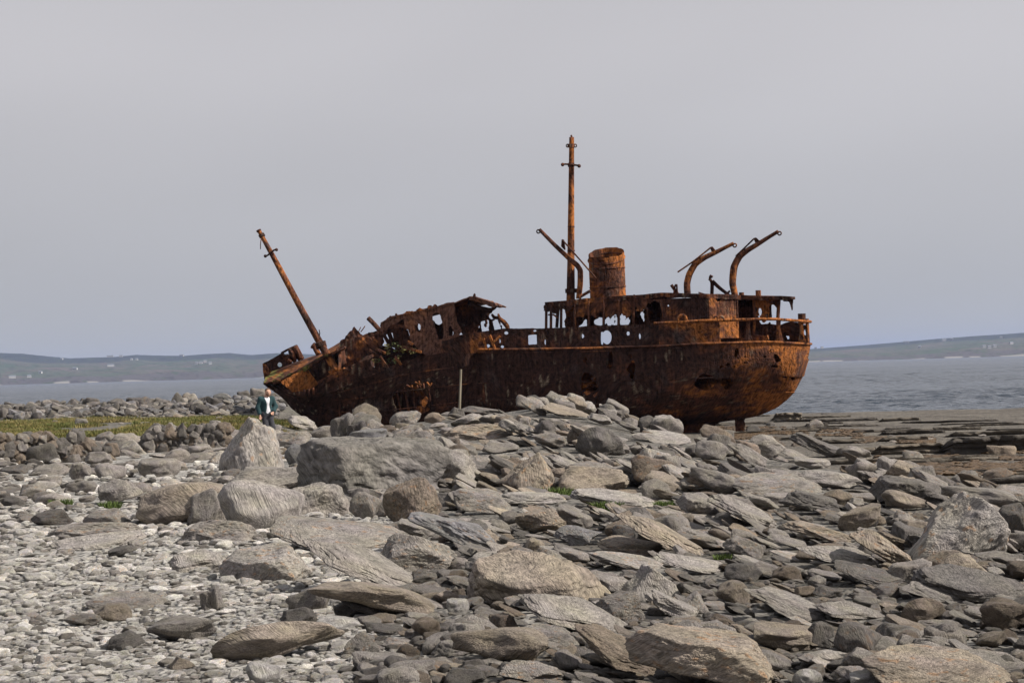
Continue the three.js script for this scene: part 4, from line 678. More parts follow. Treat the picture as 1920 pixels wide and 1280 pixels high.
// ---------------------------------------------------------------- boulders read one by one from the photograph
// centre x, foot y, width, height (pixels of the photograph), tilt down to the right, shape, variant, tone, label
const heroes = [
  [468, 888, 122, 94, 0, 'ramp', 1, 'pale', 'tall pale wedge boulder in front of the man'],
  [700, 930, 288, 98, 2, 'cube', 0, 'dim', 'huge square-edged boulder below the middle of the hull'],
  [512, 920, 165, 50, 0, 'slab', 0, 'grey', 'layered boulder left of the huge square-edged boulder'],
  [490, 993, 160, 88, 4, 'round', 0, 'pale', 'big smooth pale boulder with white lichen spots'],
  [344, 984, 178, 86, -10, 'round', 1, 'tan', 'big brownish boulder with a dark left face'],
  [388, 985, 74, 62, 0, 'block', 1, 'grey', 'grey boulder wedged between the big brownish and pale boulders'],
  [224, 944, 88, 54, -12, 'slab', 1, 'grey', 'boulder rising to the right on the left beach'],
  [598, 969, 140, 58, 2, 'slab', 2, 'grey', 'flat slab right of the big smooth pale boulder'],
  [640, 1036, 260, 68, 10, 'slab', 3, 'grey', 'long layered slab above the sloping middle boulder'],
  [690, 1108, 222, 112, 27, 'slab', 4, 'grey', 'large smooth boulder sloping down right in the middle'],
  [700, 1162, 235, 84, 12, 'round', 2, 'tan', 'broad low boulder under the sloping middle boulder'],
  [497, 1092, 165, 70, 2, 'slab', 5, 'pale', 'pale flat-topped boulder left of the sloping middle boulder'],
  [409, 1016, 140, 40, 2, 'slab', 6, 'grey', 'flat layered boulder under the big smooth pale boulder'],
  [774, 987, 122, 96, 12, 'block', 2, 'brown', 'rust-tinged jagged upright boulder below the hull'],
  [687, 974, 62, 46, 0, 'block', 3, 'grey', 'small block left of the rust-tinged jagged boulder'],
  [872, 1036, 182, 88, 28, 'wedge', 1, 'blue', 'blue-grey slab boulder tilting down to the right'],
  [780, 1011, 70, 38, 20, 'round', 3, 'pale', 'small leaning stone at the foot of the blue-grey slab'],
  [780, 1074, 150, 64, 2, 'block', 0, 'grey', 'blocky boulder right of the sloping middle boulder'],
  [580, 1148, 86, 46, -8, 'round', 0, 'grey', 'rounded grey stone under the pale flat-topped boulder'],
  [560, 1171, 68, 29, 0, 'block', 1, 'dark', 'dark brick-shaped stone on the pale shingle'],
  [635, 1184, 82, 30, 8, 'round', 1, 'white', 'smooth white oval stone behind the long front boulder'],
  [520, 1238, 242, 72, -6, 'round', 2, 'tan', 'long low tan boulder on the shingle at the front'],
  [683, 1230, 84, 44, 4, 'wedge', 2, 'grey', 'angular stone right of the long low tan boulder'],
  [724, 1191, 64, 31, 14, 'slab', 0, 'dark', 'dark angular stone above the pebbles, centre front'],
  [684, 1158, 100, 58, 22, 'slab', 1, 'dark', 'dark hollowed boulder at the foot of the broad low boulder'],
  [660, 1157, 66, 32, 0, 'block', 2, 'dark', 'dark square stone under the dark hollowed boulder'],
  [859, 1152, 40, 26, 0, 'round', 3, 'white', 'white egg-shaped stone left of the orange-streaked slab'],
  [494, 1281, 66, 38, 4, 'round', 0, 'white', 'white rounded stone at the bottom edge'],
  [846, 1231, 74, 33, 4, 'slab', 2, 'grey', 'flat grey stone left of the dark leaning front slab'],
  [340, 1203, 124, 40, 3, 'round', 1, 'grey', 'low smooth mound-like boulder on the shingle'],
  [211, 1166, 68, 31, -3, 'round', 2, 'tan', 'low brown-grey dome of stone on the shingle'],
  [154, 1174, 70, 21, 0, 'block', 3, 'grey', 'flat block among the shingle at the left'],
  [396, 1145, 48, 43, -10, 'shard', 0, 'grey', 'upright rounded stone standing on the shingle'],
  [236, 1145, 146, 32, -2, 'slab', 3, 'grey', 'long flat slab crossing the shingle'],
  [234, 1219, 72, 36, -8, 'slab', 4, 'dark', 'dark jagged stone low on the left shingle'],
  [338, 1254, 52, 23, -6, 'wedge', 0, 'tan', 'ochre stone on the pale shingle'],
  [96, 985, 78, 27, 0, 'block', 0, 'dark', 'dark blocky stone at the far left of the beach'],
  [199, 986, 84, 31, 0, 'slab', 5, 'grey', 'grey slab right of the dark blocky stone'],
  [172, 1006, 168, 27, 0, 'slab', 6, 'grey', 'very flat layered ledge stone on the left beach'],
  [178, 1030, 172, 32, 0, 'slab', 0, 'pale', 'wide flat pale slab on the left beach'],
  [229, 1044, 57, 27, -14, 'slab', 1, 'dark', 'dark slanting stone on the wide flat pale slab'],
  [376, 1072, 122, 46, 6, 'slab', 2, 'pale', 'flat pale slab tucked behind the flat-topped boulder'],
  [299, 894, 72, 30, 0, 'round', 3, 'grey', 'domed grey stone left of the tall pale wedge'],
  [185, 872, 54, 28, 8, 'block', 1, 'grey', 'squarish stone between the two dry stone walls'],
  [246, 860, 40, 22, 25, 'slab', 3, 'grey', 'tilted slab left of the right-hand stone wall'],
  [150, 899, 48, 36, 20, 'shard', 1, 'grey', 'leaning pointed stone near the left wall'],
  [96, 891, 76, 22, 0, 'slab', 4, 'grey', 'flat bedrock slab at the foot of the left wall'],
  [28, 888, 62, 18, 0, 'slab', 5, 'dark', 'low dark slab at the left edge under the wall'],
  [153, 926, 56, 24, 4, 'round', 0, 'grey', 'rounded stone below the leaning pointed stone'],
  [551, 871, 34, 35, 0, 'round', 1, 'blue', 'round blue-grey stone beside the huge square-edged boulder'],
  [543, 836, 78, 36, -6, 'slab', 6, 'grey', 'cracked boulder at the knees of the pale wedge'],
  [1000, 928, 126, 92, 20, 'wedge', 2, 'tan', 'tall tan boulder with orange lichen below the hull'],
  [1113, 924, 140, 58, 4, 'slab', 0, 'tan', 'tan boulder right of the tall tan lichen boulder'],
  [1128, 860, 98, 62, 14, 'round', 2, 'dark', 'dark hump of rock under the hull, centre right'],
  [1156, 954, 168, 48, 8, 'slab', 1, 'pale', 'pale sloping slab above the grass tufts'],
  [905, 965, 116, 58, 10, 'slab', 3, 'grey', 'layered rock right of the rust-tinged jagged boulder'],
  [990, 948, 144, 30, 4, 'slab', 2, 'pale', 'flat pale slab left of the grass tufts'],
  [1018, 1000, 104, 50, 8, 'block', 2, 'tan', 'tan boulder under the flat pale slab'],
  [1077, 996, 76, 50, 25, 'round', 3, 'grey', 'leaning rounded stone left of the dipping slab'],
  [1245, 1044, 168, 96, 30, 'slab', 4, 'tan', 'large tan slab dipping right beside the grass'],
  [1084, 1023, 90, 36, 6, 'block', 3, 'blue', 'bluish flat-topped stone below the tan boulder'],
  [1177, 1071, 140, 42, 15, 'slab', 5, 'pale', 'pale long slab behind the orange-streaked slab'],
  [1183, 1042, 124, 44, 10, 'slab', 6, 'tan', 'rough tan slab behind the pale long slab'],
  [1296, 1078, 134, 52, 18, 'slab', 0, 'pale', 'smooth slab right of the pale long slab'],
  [1012, 1134, 262, 104, 3, 'slab', 1, 'tan', 'largest flat boulder with orange streaks in the centre'],
  [1222, 1124, 116, 62, 6, 'wedge', 0, 'pale', 'peaked pale stone right of the orange-streaked boulder'],
  [1164, 1172, 100, 64, 8, 'block', 0, 'grey', 'blocky stone under the peaked pale stone'],
  [1085, 1188, 210, 78, 22, 'slab', 2, 'grey', 'long layered slab below the orange-streaked boulder'],
  [1045, 1158, 72, 33, 4, 'block', 1, 'chalk', 'pale stone lying on the long layered slab'],
  [1031, 1216, 116, 50, 8, 'slab', 3, 'grey', 'grey stone left of the dark leaning front boulder'],
  [1162, 1275, 170, 122, 33, 'slab', 4, 'brown', 'dark brown boulder leaning right at the front'],
  [1325, 1296, 305, 140, 15, 'slab', 5, 'tan', 'massive flat boulder at the bottom right of centre'],
  [937, 1243, 180, 68, 6, 'round', 0, 'tan', 'wide low boulder at the bottom centre'],
  [1000, 1280, 124, 44, 10, 'slab', 6, 'grey', 'grey slab at the bottom edge, centre'],
  [872, 1284, 78, 34, 4, 'slab', 0, 'dark', 'dark flat stone at the bottom edge left of centre slab'],
  [1265, 1162, 94, 55, 25, 'shard', 2, 'pale', 'pale cracked slab leaning right above the massive boulder'],
  [1307, 1151, 62, 47, 25, 'wedge', 1, 'pale', 'pale wedge stone right of the pale cracked slab'],
  [1812, 1054, 206, 126, 6, 'wedge', 3, 'pale', 'big pale angular boulder at the right edge'],
  [1828, 1130, 226, 86, 8, 'slab', 1, 'dark', 'wide dark slab under the big pale right boulder'],
  [1882, 1188, 98, 72, 18, 'round', 1, 'brown', 'brown boulder at the right edge below the dark slab'],
  [1762, 1134, 138, 48, 14, 'slab', 2, 'grey', 'grey slab left of the wide dark slab'],
  [1732, 1168, 90, 44, -4, 'round', 2, 'brown', 'lumpy brown stone below the grey slab, right'],
  [1634, 1100, 132, 50, 17, 'slab', 3, 'dark', 'dark layered stone dipping right, right of centre'],
  [1572, 1066, 154, 58, 15, 'slab', 4, 'pale', 'pale-topped slab above the dark layered dipping stone'],
  [1660, 1066, 124, 80, 36, 'slab', 5, 'tan', 'steep slab leaning left of the big pale right boulder'],
  [1613, 995, 90, 44, -6, 'round', 3, 'tan', 'smooth yellowish boulder behind the steep slab'],
  [1537, 1022, 134, 58, 18, 'slab', 6, 'tan', 'tan layered boulder left of the smooth yellowish boulder'],
  [1398, 996, 134, 84, 30, 'slab', 0, 'grey', 'strongly layered slab dipping right, upper right slope'],
  [1340, 930, 100, 64, 24, 'round', 0, 'grey', 'cracked rounded boulder at the slope top, right'],
  [1404, 876, 76, 58, 35, 'slab', 1, 'grey', 'upright leaning slab right of the rudder'],
  [1522, 966, 120, 58, 15, 'slab', 2, 'dark', 'dark fissured boulder above the tan layered boulder'],
  [1455, 928, 166, 42, 2, 'slab', 3, 'grey', 'long flat-topped slab on the right slope'],
  [1560, 917, 114, 38, 8, 'round', 1, 'pale', 'pale smooth long stone right of the flat-topped slab'],
  [1490, 866, 66, 36, 25, 'slab', 4, 'grey', 'striped slab left of the dark shard'],
  [1536, 858, 94, 48, 28, 'shard', 0, 'dark', 'dark shard of rock pointing up-left by the ledges'],
  [1602, 860, 70, 25, 8, 'round', 2, 'grey', 'grey stone right of the dark shard'],
  [1524, 880, 72, 23, 8, 'round', 3, 'pale', 'light rounded stone below the dark shard'],
  [1708, 952, 140, 64, 12, 'shard', 1, 'dark', 'dark rough strata rock at the ledge edge'],
  [1836, 956, 142, 54, 12, 'round', 0, 'grey', 'smooth grey boulder behind the big pale right boulder'],
  [1898, 1004, 72, 66, 12, 'slab', 5, 'dark', 'dark layered rock at the right edge'],
  [1398, 1048, 84, 54, 22, 'slab', 6, 'grey', 'grey slab right of the dipping tan slab'],
  [1478, 1032, 78, 42, 22, 'slab', 0, 'grey', 'slim slab below the strongly layered slab'],
  [1394, 1090, 70, 30, 2, 'round', 1, 'dark', 'dark oval boulder above the rounded tan stone'],
  [1475, 1168, 154, 78, 22, 'slab', 1, 'grey', 'broad sloping slab right of the rounded tan stone'],
  [1376, 1136, 72, 50, 12, 'round', 2, 'tan', 'rounded tan stone above the massive front boulder'],
  [1594, 1164, 134, 42, 12, 'slab', 2, 'grey', 'narrow ridge stone right of the broad sloping slab'],
  [1482, 1224, 142, 50, 8, 'round', 3, 'tan', 'long rounded tan boulder right of the massive boulder'],
  [1451, 1262, 74, 46, 20, 'round', 0, 'grey', 'rounded grey stone beside the massive front boulder'],
  [1432, 1220, 72, 28, 4, 'round', 1, 'blue', 'flat blue-grey stone left of the long rounded boulder'],
  [1755, 1296, 276, 84, 4, 'slab', 3, 'tan', 'large low rock with a dark notch, bottom right'],
  [1868, 1266, 140, 54, 14, 'slab', 4, 'grey', 'grey slab at the bottom right corner'],
  [1515, 1286, 60, 30, 4, 'round', 2, 'white', 'white stone at the bottom edge, right of centre'],
  [1632, 1290, 76, 28, -4, 'round', 3, 'white', 'whitish stone at the bottom edge before the notched rock'],
  [1696, 958, 84, 42, 14, 'round', 0, 'tan', 'rounded tan boulder left of the smooth grey boulder'],
  [1554, 1122, 58, 28, 12, 'slab', 5, 'dark', 'small dark stone left of the dark layered dipping stone'],
  [1860, 1216, 62, 32, -10, 'round', 1, 'tan', 'tan rounded stone under the brown right boulder'],
  [1476, 1089, 58, 25, 0, 'round', 2, 'brown', 'brown rounded stone right of the dark oval boulder'],
  [1006, 780, 54, 44, 35, 'slab', 6, 'grey', 'tilted layered boulder highest on the ridge by the hull'],
  [1062, 785, 92, 34, 18, 'slab', 0, 'tan', 'long tan slab on the ridge touching the hull'],
  [1126, 797, 50, 27, 18, 'block', 1, 'pale', 'pale block on the ridge right of the long tan slab'],
  [1174, 808, 42, 24, 25, 'round', 0, 'grey', 'rounded ridge stone below the hull, right'],
  [1241, 832, 108, 26, 8, 'slab', 1, 'pale', 'pale layered slab before the stern keel'],
  [1336, 862, 66, 36, 6, 'round', 1, 'grey', 'round-backed boulder at the foot of the rudder'],
  [570, 810, 64, 42, 25, 'slab', 2, 'pale', 'flat boulder leaning below the bow'],
  [612, 822, 58, 22, 0, 'round', 2, 'grey', 'low boulder right of the slab below the bow'],
  [690, 832, 70, 28, 4, 'round', 3, 'blue', 'blue-grey domed boulder below the forward hull'],
  [760, 796, 58, 28, 2, 'slab', 3, 'grey', 'flat stone at the ridge below the torn hull gash'],
  [856, 772, 36, 28, 6, 'slab', 4, 'dark', 'dark layered boulder at the foot of the pale pole'],
  [905, 772, 84, 24, 10, 'slab', 5, 'dark', 'dark long slab right of the pale pole'],
  [878, 800, 66, 26, -8, 'block', 2, 'pale', 'pale block below the dark long ridge slab'],
  [900, 824, 148, 30, 2, 'slab', 6, 'tan', 'wide layered slab on the ridge below midship'],
  [1030, 842, 70, 34, 10, 'block', 3, 'grey', 'grey block left of the dark hump of rock'],
  [940, 850, 70, 30, 8, 'slab', 0, 'grey', 'grey slab above the tall tan lichen boulder'],
];
const heroBoxes = [];
for (const [cx, by, w, h, rot, type, variant, tone, label] of heroes) {
  let p = null; for (let e = 0; e < 60 && !p; e += 4) p = groundHit(cx, Math.min(by, 1300) + e); if (!p) { console.log('no ground', label); continue; }
  const k = -p.z / F;
  if (by > 1300) p.y -= (by - 1300) * k;
  const m = placeStone(p, w * 1.06 * k, h * 1.12 * k, rot, type, variant, w > 84 ? 'hi' : 'mid', TONES[tone], 'boulder', type === 'slab' ? 0.8 : 0.7, heroBoxes.length * 7 + variant + 1);
  tag(m, label, 'boulder', 'boulders of the storm beach');
  heroBoxes.push({ cx, by, w, h, label, D: -p.z });
}

// ---------------------------------------------------------------- the other stones, strewn over the ground
const R0 = rng(20240);
const pick = (a) => a[Math.floor(R0() * a.length)];
function zoneAt(px, py, p) {
  const D = -p.z, X = p.x, t = groundParts(X, D)[1];
  if (D > 88 && X > -13.5) return D > 100 && R0() > 0.25 ? null : { w: [14, 40], tones: ['brown', 'dark', 'grey'], types: ['slab', 'slab', 'block'], flat: 0.4, tilt: 4, keep: 0.12 };
  if (t > 0.3) return { w: [20, 70], tones: ['dark', 'brown', 'grey'], types: ['slab', 'slab', 'shard'], flat: 0.35, tilt: 10, keep: mix(0.8, 0.02, smooth(0.3, 0.75, t + 0.25 * N3(X, D * 0.3, 3))) };
  if (grassAmount(X, D) > 0.35 || (D > 84 && D < 128 && px < 500)) return { w: [12, 34], tones: ['grey', 'pale', 'tan'], types: ['slab', 'block', 'round'], flat: 0.45, tilt: 8, keep: 0.14 };
  if (D > 110) return { w: [11, 34], tones: ['grey', 'dark', 'dark', 'dark', 'blue'], types: ['block', 'slab', 'wedge', 'shard'], flat: 0.55, tilt: 24, keep: 1, pow: 2.2 };
  const edge = 720 - (py - 950) * 0.12;
  if (py > 955 && px < edge) return { w: [14, 44], tones: ['chalk', 'lime', 'pale', 'chalk', 'lime', 'chalk', 'lime'], types: ['slab', 'slab', 'round', 'slab', 'block'], flat: 0.36, tilt: 8, keep: 1, pow: 2.2 };
  if (px < 470) return { w: [20, 74], tones: ['grey', 'pale', 'grey', 'dark', 'pale'], types: ['slab', 'slab', 'block', 'round', 'wedge'], flat: 0.42, tilt: 11, keep: 1, pow: 2 };
  if (py > 1060) return { w: [22, 104], tones: ['grey', 'pale', 'grey', 'dark', 'grey', 'tan', 'brown'], types: ['slab', 'block', 'round', 'block', 'slab'], flat: 0.6, tilt: 15, dip: px > 900 ? 15 : 6, keep: 0.85, pow: 1.7, sink: 0.12 };
  return { w: [30, mix(54, 116, smooth(760, 930, py))], tones: ['grey', 'grey', 'dark', 'pale', 'tan', 'grey', 'brown'], types: ['slab', 'block', 'block', 'slab', 'round', 'shard', 'block'], flat: 0.66, tilt: 17, dip: px > 860 ? 20 : 5, keep: 0.95, pow: 1.4, sink: 0.1 };
}
const strewn = [];
for (let n = 0; n < 13600; n++) {
  let px = -180 + R0() * 2300, py = 744 + Math.pow(R0(), 0.85) * 560;
  if (n >= 10400) { px = 560 + R0() * 1520; py = 820 + R0() * 480; }
  else if (n >= 9400) { px = 500 + R0() * 980; py = 745 + R0() * 120; }
  else if (n >= 7800) { px = -60 + R0() * 600; py = 728 + R0() * 62; }
  const p = groundHit(px, py); if (!p) continue;
  const z = zoneAt(px, py, p); if (!z || R0() > z.keep) continue;
  const extra = n >= 10400, w = z.w[0] + (z.w[1] - z.w[0]) * Math.pow(R0(), z.pow || 2.3), h = w * (extra ? 0.4 : z.flat) * (0.6 + 0.8 * R0());
  let bad = false;
  for (const b of heroBoxes) if (Math.abs(px - b.cx) < (b.w + w) * 0.5 && py > b.by - b.h * 0.1 && py - h < b.by - b.h * 0.2) { bad = true; break; }
  if (bad) continue;
  strewn.push({ px, py, p, w, h, rot: (R0() - 0.5) * 2 * z.tilt + (z.dip || 0), type: extra ? pick(['slab', 'shard', 'slab', 'block']) : pick(z.types), variant: Math.floor(R0() * 97), tone: pick(z.tones), flip: Math.floor(R0() * 4), deep: 0.6 + 0.4 * R0(), sink: z.sink ?? 0.24 });
}
// fine shingle between the stones
for (let n = 0; n < 14500; n++) {
  const px = -180 + R0() * 2300, py = 860 + R0() * 440;
  const left = px < 760 - (py - 900) * 0.1;
  if (!left && R0() > 0.2) continue;
  const p = groundHit(px, py); if (!p || -p.z > 62 || groundParts(p.x, -p.z)[1] > 0.5) continue;
  const w = 6 + 18 * Math.pow(R0(), 1.8);
  strewn.push({ px, py, p, w, h: w * (0.28 + 0.28 * R0()), rot: (R0() - 0.5) * 18, type: pick(['round', 'round', 'slab', 'round', 'block']), variant: Math.floor(R0() * 97), tone: left ? pick(['lime', 'chalk', 'lime', 'chalk', 'pale']) : pick(['grey', 'grey', 'pale', 'dark', 'tan']), flip: Math.floor(R0() * 4), deep: 0.8 });
}
strewn.sort((a, b) => b.w * b.h - a.w * a.h);
const taken = new Set(heroBoxes.map(h => h.label));
const sizeWord = (w) => w > 56 ? 'mid-sized' : w > 42 ? 'smallish' : 'small';
const toneWord = { grey: 'grey', pale: 'pale grey', dark: 'dark grey', tan: 'tan', white: 'whitish', blue: 'blue-grey', brown: 'brown', chalk: 'light grey', lime: 'whitish' };
const typeWord = { slab: 'flat', block: 'blocky', round: 'rounded', wedge: 'peaked', shard: 'slim' };
let nOwn = 0; const rest = [];
for (const s of strewn) {
  const k = -s.p.z / F;
  const inFrame = s.px > 5 && s.px < 1915 && s.py - s.h * 0.4 < 1275;
  if (inFrame && nOwn < 168) {
    const near = heroBoxes.map(b => ({ b, d: Math.hypot(s.px - b.cx, (s.py - s.h / 2) - (b.by - b.h / 2)) })).sort((a, b) => a.d - b.d);
    let label = null;
    for (let i = 0; i < 6 && !label; i++) {
      const { b } = near[i], dx = s.px - b.cx, dy = s.py - b.by;
      const dir = Math.abs(dx) / b.w > Math.abs(dy) / b.h ? (dx > 0 ? 'right of' : 'left of') : dy > 0 ? 'in front of' : 'behind';
      const L = `${sizeWord(s.w)} ${typeWord[s.type]} ${toneWord[s.tone]} stone ${dir} the ${b.label}`;
      if (L.split(' ').length <= 16 && !taken.has(L)) label = L;
    }
    if (label) {
      taken.add(label); nOwn++;
      const m = placeStone(s.p, s.w * k, s.h * k, s.rot, s.type, s.variant, 'mid', TONES[s.tone], 'boulder', s.deep, s.flip, s.sink);
      tag(m, label, 'boulder', 'boulders of the storm beach'); continue;
    }
  }
  rest.push(s);
}
{
  const group = thing('stones', 'countless smaller grey and white stones covering the storm beach between the boulders', 'stones'); group.userData.kind = 'stuff';
  const buckets = {};
  for (const s of rest) { const key = `${s.type}|${s.variant % SEEDS[s.type].length}|${s.w > 26 ? 'lo' : 'tiny'}`; (buckets[key] ??= []).push(s); }
  const white = rockMat([1, 1, 1]); white.color.setRGB(2, 2, 2); const c = new THREE.Color(), RR = rng(99);
  for (const [key, list] of Object.entries(buckets)) {
    const [type, v, lod] = key.split('|');
    const im = new THREE.InstancedMesh(shapeOf(type, +v, lod), white, list.length);
    im.name = 'stone'; im.castShadow = im.receiveShadow = true;
    list.forEach((s, i) => {
      const k = -s.p.z / F;
      im.setMatrixAt(i, stonePose(s.p, s.w * k, s.h * k, s.rot, s.type, s.deep, s.flip, s.sink ?? 0.3, s.variant).matrix);
      const t = TONES[s.tone].color, f = (0.62 + 0.72 * RR()) / 2; im.setColorAt(i, c.setRGB(t.r * f, t.g * f * (0.98 + 0.03 * RR()), t.b * f * (0.96 + 0.06 * RR())));
    });
    group.add(im);
  }
  console.log('boulders', heroBoxes.length + nOwn, 'other stones', rest.length);
}

// ---------------------------------------------------------------- dry stone walls
function stoneWall(x0, y0, x1, y1, h, label, seed) {
  const R = rng(seed), a = groundHit(x0, y0), b = groundHit(x1, y1), mid = a.clone().add(b).multiplyScalar(0.5);
  const w = thing('dry_stone_wall', label, 'stone wall', mid.toArray()); const k = -mid.z / F, H = h * k, n = Math.round((x1 - x0) / 11), rows = 4;
  for (let r = 0; r < rows; r++) for (let i = 0; i < n; i++) for (let layer = 0; layer < 2; layer++) {
    if (layer && r < rows - 2) continue;
    const top = (1.0 + 0.25 * N3(i * 0.4, seed, 1)) * (x0 < 0 ? 1 - 0.5 * smooth(0.6, 1, (i + 0.5) / n) : 1); if ((r + 0.7) / rows > top) continue;
    const t = (i + (r % 2) * 0.5 + (R() - 0.5) * 0.4) / n, p = a.clone().lerp(b, t);
    const sz = H / rows * (1.45 + 0.8 * R()), m = mesh('stone', shapeOf(pick(['block', 'slab', 'wedge', 'shard']), Math.floor(R() * 9), 'lo'), TONES[['grey', 'brown', 'dark', 'brown', 'dark'][Math.floor(R() * 5)]], w);
    m.position.set(p.x - mid.x, G(p.x, -p.z) - mid.y + (r + 0.45) * H / rows, p.z - mid.z - layer * 0.35 + (R() - 0.5) * 0.12);
    m.rotation.set((R() - 0.5) * 0.5, R() * 6.28, (R() - 0.5) * 1.5); m.scale.set(sz * (0.8 + 0.5 * R()), sz * (0.8 + 0.4 * R()), sz * 1.1);
  }
}
stoneWall(-40, 872, 215, 862, 54, 'dry stone wall of dark rubble at the left edge below the grass', 5);
stoneWall(280, 848, 430, 842, 46, 'dry stone wall of brown-grey stones left of the tall pale wedge boulder', 6);

// ---------------------------------------------------------------- grass and weed
const blade = (n, seed, hgt, spread, lean = 0.35) => {
  const R = rng(seed), pos = [], nor = [];
  for (let i = 0; i < n; i++) {
    const a = R() * 6.283, r = Math.sqrt(R()) * spread, x = Math.cos(a) * r, z = Math.sin(a) * r, h = hgt * (0.5 + 0.6 * R()), w = 0.012 + 0.01 * R(), b = R() * 6.283, lx = (R() - 0.5) * 2 * lean * h + x * 0.3, lz = (R() - 0.5) * 2 * lean * h + z * 0.3;
    const c = Math.cos(b) * w, s = Math.sin(b) * w;
    const P = [[x - c, 0, z - s], [x + c, 0, z + s], [x + c * 0.7 + lx * 0.4, h * 0.6, z + s * 0.7 + lz * 0.4], [x - c * 0.7 + lx * 0.4, h * 0.6, z - s * 0.7 + lz * 0.4], [x + lx, h, z + lz]];
    for (const t of [[0, 1, 2], [0, 2, 3], [3, 2, 4]]) for (const q of t) pos.push(...P[q]);
  }
  const g = new THREE.BufferGeometry(); g.setAttribute('position', new THREE.Float32BufferAttribute(pos, 3)); g.computeVertexNormals(); return g;
};
{
  const m = mat([1, 1, 1], { roughness: 0.8 }), clump = blade(26, 3, 0.16, 0.3), spots = [], R = rng(77);
  for (let n = 0; n < 30000 && spots.length < 11000; n++) { const D = 82 + R() * 56, q = -60 + R() * 620, X = (q - 960) / F * D; if (grassAmount(X, D) > 0.3 + 0.5 * R()) spots.push([X, D]); }
  const im = new THREE.InstancedMesh(clump, m, spots.length); im.name = numbered('grass'); im.castShadow = im.receiveShadow = true;
  const M = new THREE.Matrix4(), q = new THREE.Quaternion(), c = new THREE.Color();
  spots.forEach(([X, D], i) => { const s = 0.6 + 0.8 * R(); im.setMatrixAt(i, M.compose(new THREE.Vector3(X, G(X, D) - 0.01, -D), q.setFromAxisAngle(UP, R() * 6.28), new THREE.Vector3(s, s * (0.6 + 0.6 * R()), s))); const y = R(); if (N3(X * 0.35, D * 0.2, 31) + 0.5 * R() > 0.34) im.setColorAt(i, c.setRGB(0.15 + 0.06 * y, 0.125 + 0.04 * y, 0.05)); else im.setColorAt(i, c.setRGB(0.065 + 0.085 * y, 0.09 + 0.035 * y, 0.014 + 0.016 * y)); });
  tag(im, 'short green grass on the level strip behind the left stone walls', 'grass', null, 'stuff'); scene.add(im);
  const tuftM = [mat([0.07, 0.105, 0.018]), mat([0.1, 0.12, 0.024])], tuft = blade(300, 8, 0.16, 0.28, 0.6);
  for (const [px, py, w, label] of [[1044, 932, 62, 'green grass tuft beside the flat pale slab left of the others'], [968, 940, 34, 'small grass tuft at the left end of the flat pale slab'], [1138, 956, 58, 'thick green grass tuft left of the large dipping tan slab'], [1196, 944, 60, 'grass tuft on top of the pale sloping slab'], [1246, 950, 40, 'grass tuft behind the large dipping tan slab'], [1282, 995, 22, 'tiny grass tuft on the lower right of the dipping slab'], [1346, 1004, 34, 'grass tuft below the strongly layered slab'], [1354, 1048, 36, 'grass tuft right of the smooth slab on the right slope'], [1208, 905, 26, 'small grass tuft high on the slope below the keel'], [116, 948, 44, 'grass tuft among the grey stones on the left beach'], [208, 952, 42, 'grass tuft at the foot of the boulder rising right'], [1790, 1200, 34, 'grass tuft beside the lumpy brown stone, right']]) {
    const p = groundHit(px, py); if (!p) continue; const k = -p.z / F, t = mesh('grass_tuft', tuft, tuftM[px % 2]);
    t.position.set(p.x, p.y - 0.02, p.z + 0.1); const s = w * k / 0.62; t.scale.set(s, Math.min(s, 1.5) * 1.1 + 0.2, s); t.rotation.y = px; tag(t, label, 'grass tuft', 'grass tufts between the boulders');
  }
}
{
  // brown weed on the ledges
  const R = rng(31), g = shapeOf('round', 1, 'tiny').clone(), pos = g.attributes.position; for (let i = 0; i < pos.count; i++) { const f = 1 + 0.5 * N3(pos.getX(i) * 5, pos.getY(i) * 5, pos.getZ(i) * 5); pos.setXYZ(i, pos.getX(i) * f, pos.getY(i) * f, pos.getZ(i) * f); } g.computeVertexNormals(); g.deleteAttribute('color');
  const spots = [];
  for (const [x0, x1, y0, y1, n] of [[1640, 1960, 856, 884, 3600], [1600, 1750, 820, 832, 900], [1330, 1475, 800, 824, 2600], [1475, 1620, 806, 818, 500], [1780, 1960, 846, 856, 700], [1700, 1960, 884, 892, 300]]) for (let k = 0; k < n; k++) {
    const px = mix(x0, x1, R()), py = mix(y0, y1, R()), p = groundHit(px, py); if (!p || groundParts(p.x, -p.z)[1] < 0.85 || fbm(p.x * 0.5, p.z * 0.2, 4, 3) < -0.12 + 0.15 * R()) continue;
    spots.push([p.x, -p.z]);
  }
  const im = new THREE.InstancedMesh(g, mat([1, 1, 1], { roughness: 0.6 }), spots.length), M = new THREE.Matrix4(), q = new THREE.Quaternion(), c = new THREE.Color(); im.name = numbered('seaweed');
  spots.forEach(([X, D], i) => { const s = 0.1 + 0.22 * R(); im.setMatrixAt(i, M.compose(new THREE.Vector3(X, G(X, D) + 0.01, -D), q.setFromAxisAngle(UP, R() * 6.28), new THREE.Vector3(s * 1.3, s * 0.4, s))); const y = R(); im.setColorAt(i, c.setRGB(0.042 + 0.05 * y, 0.026 + 0.028 * y, 0.012 + 0.011 * y)); });
  im.castShadow = im.receiveShadow = true; tag(im, 'rust-brown seaweed strewn over the rock ledges', 'seaweed', null, 'stuff'); scene.add(im);
}
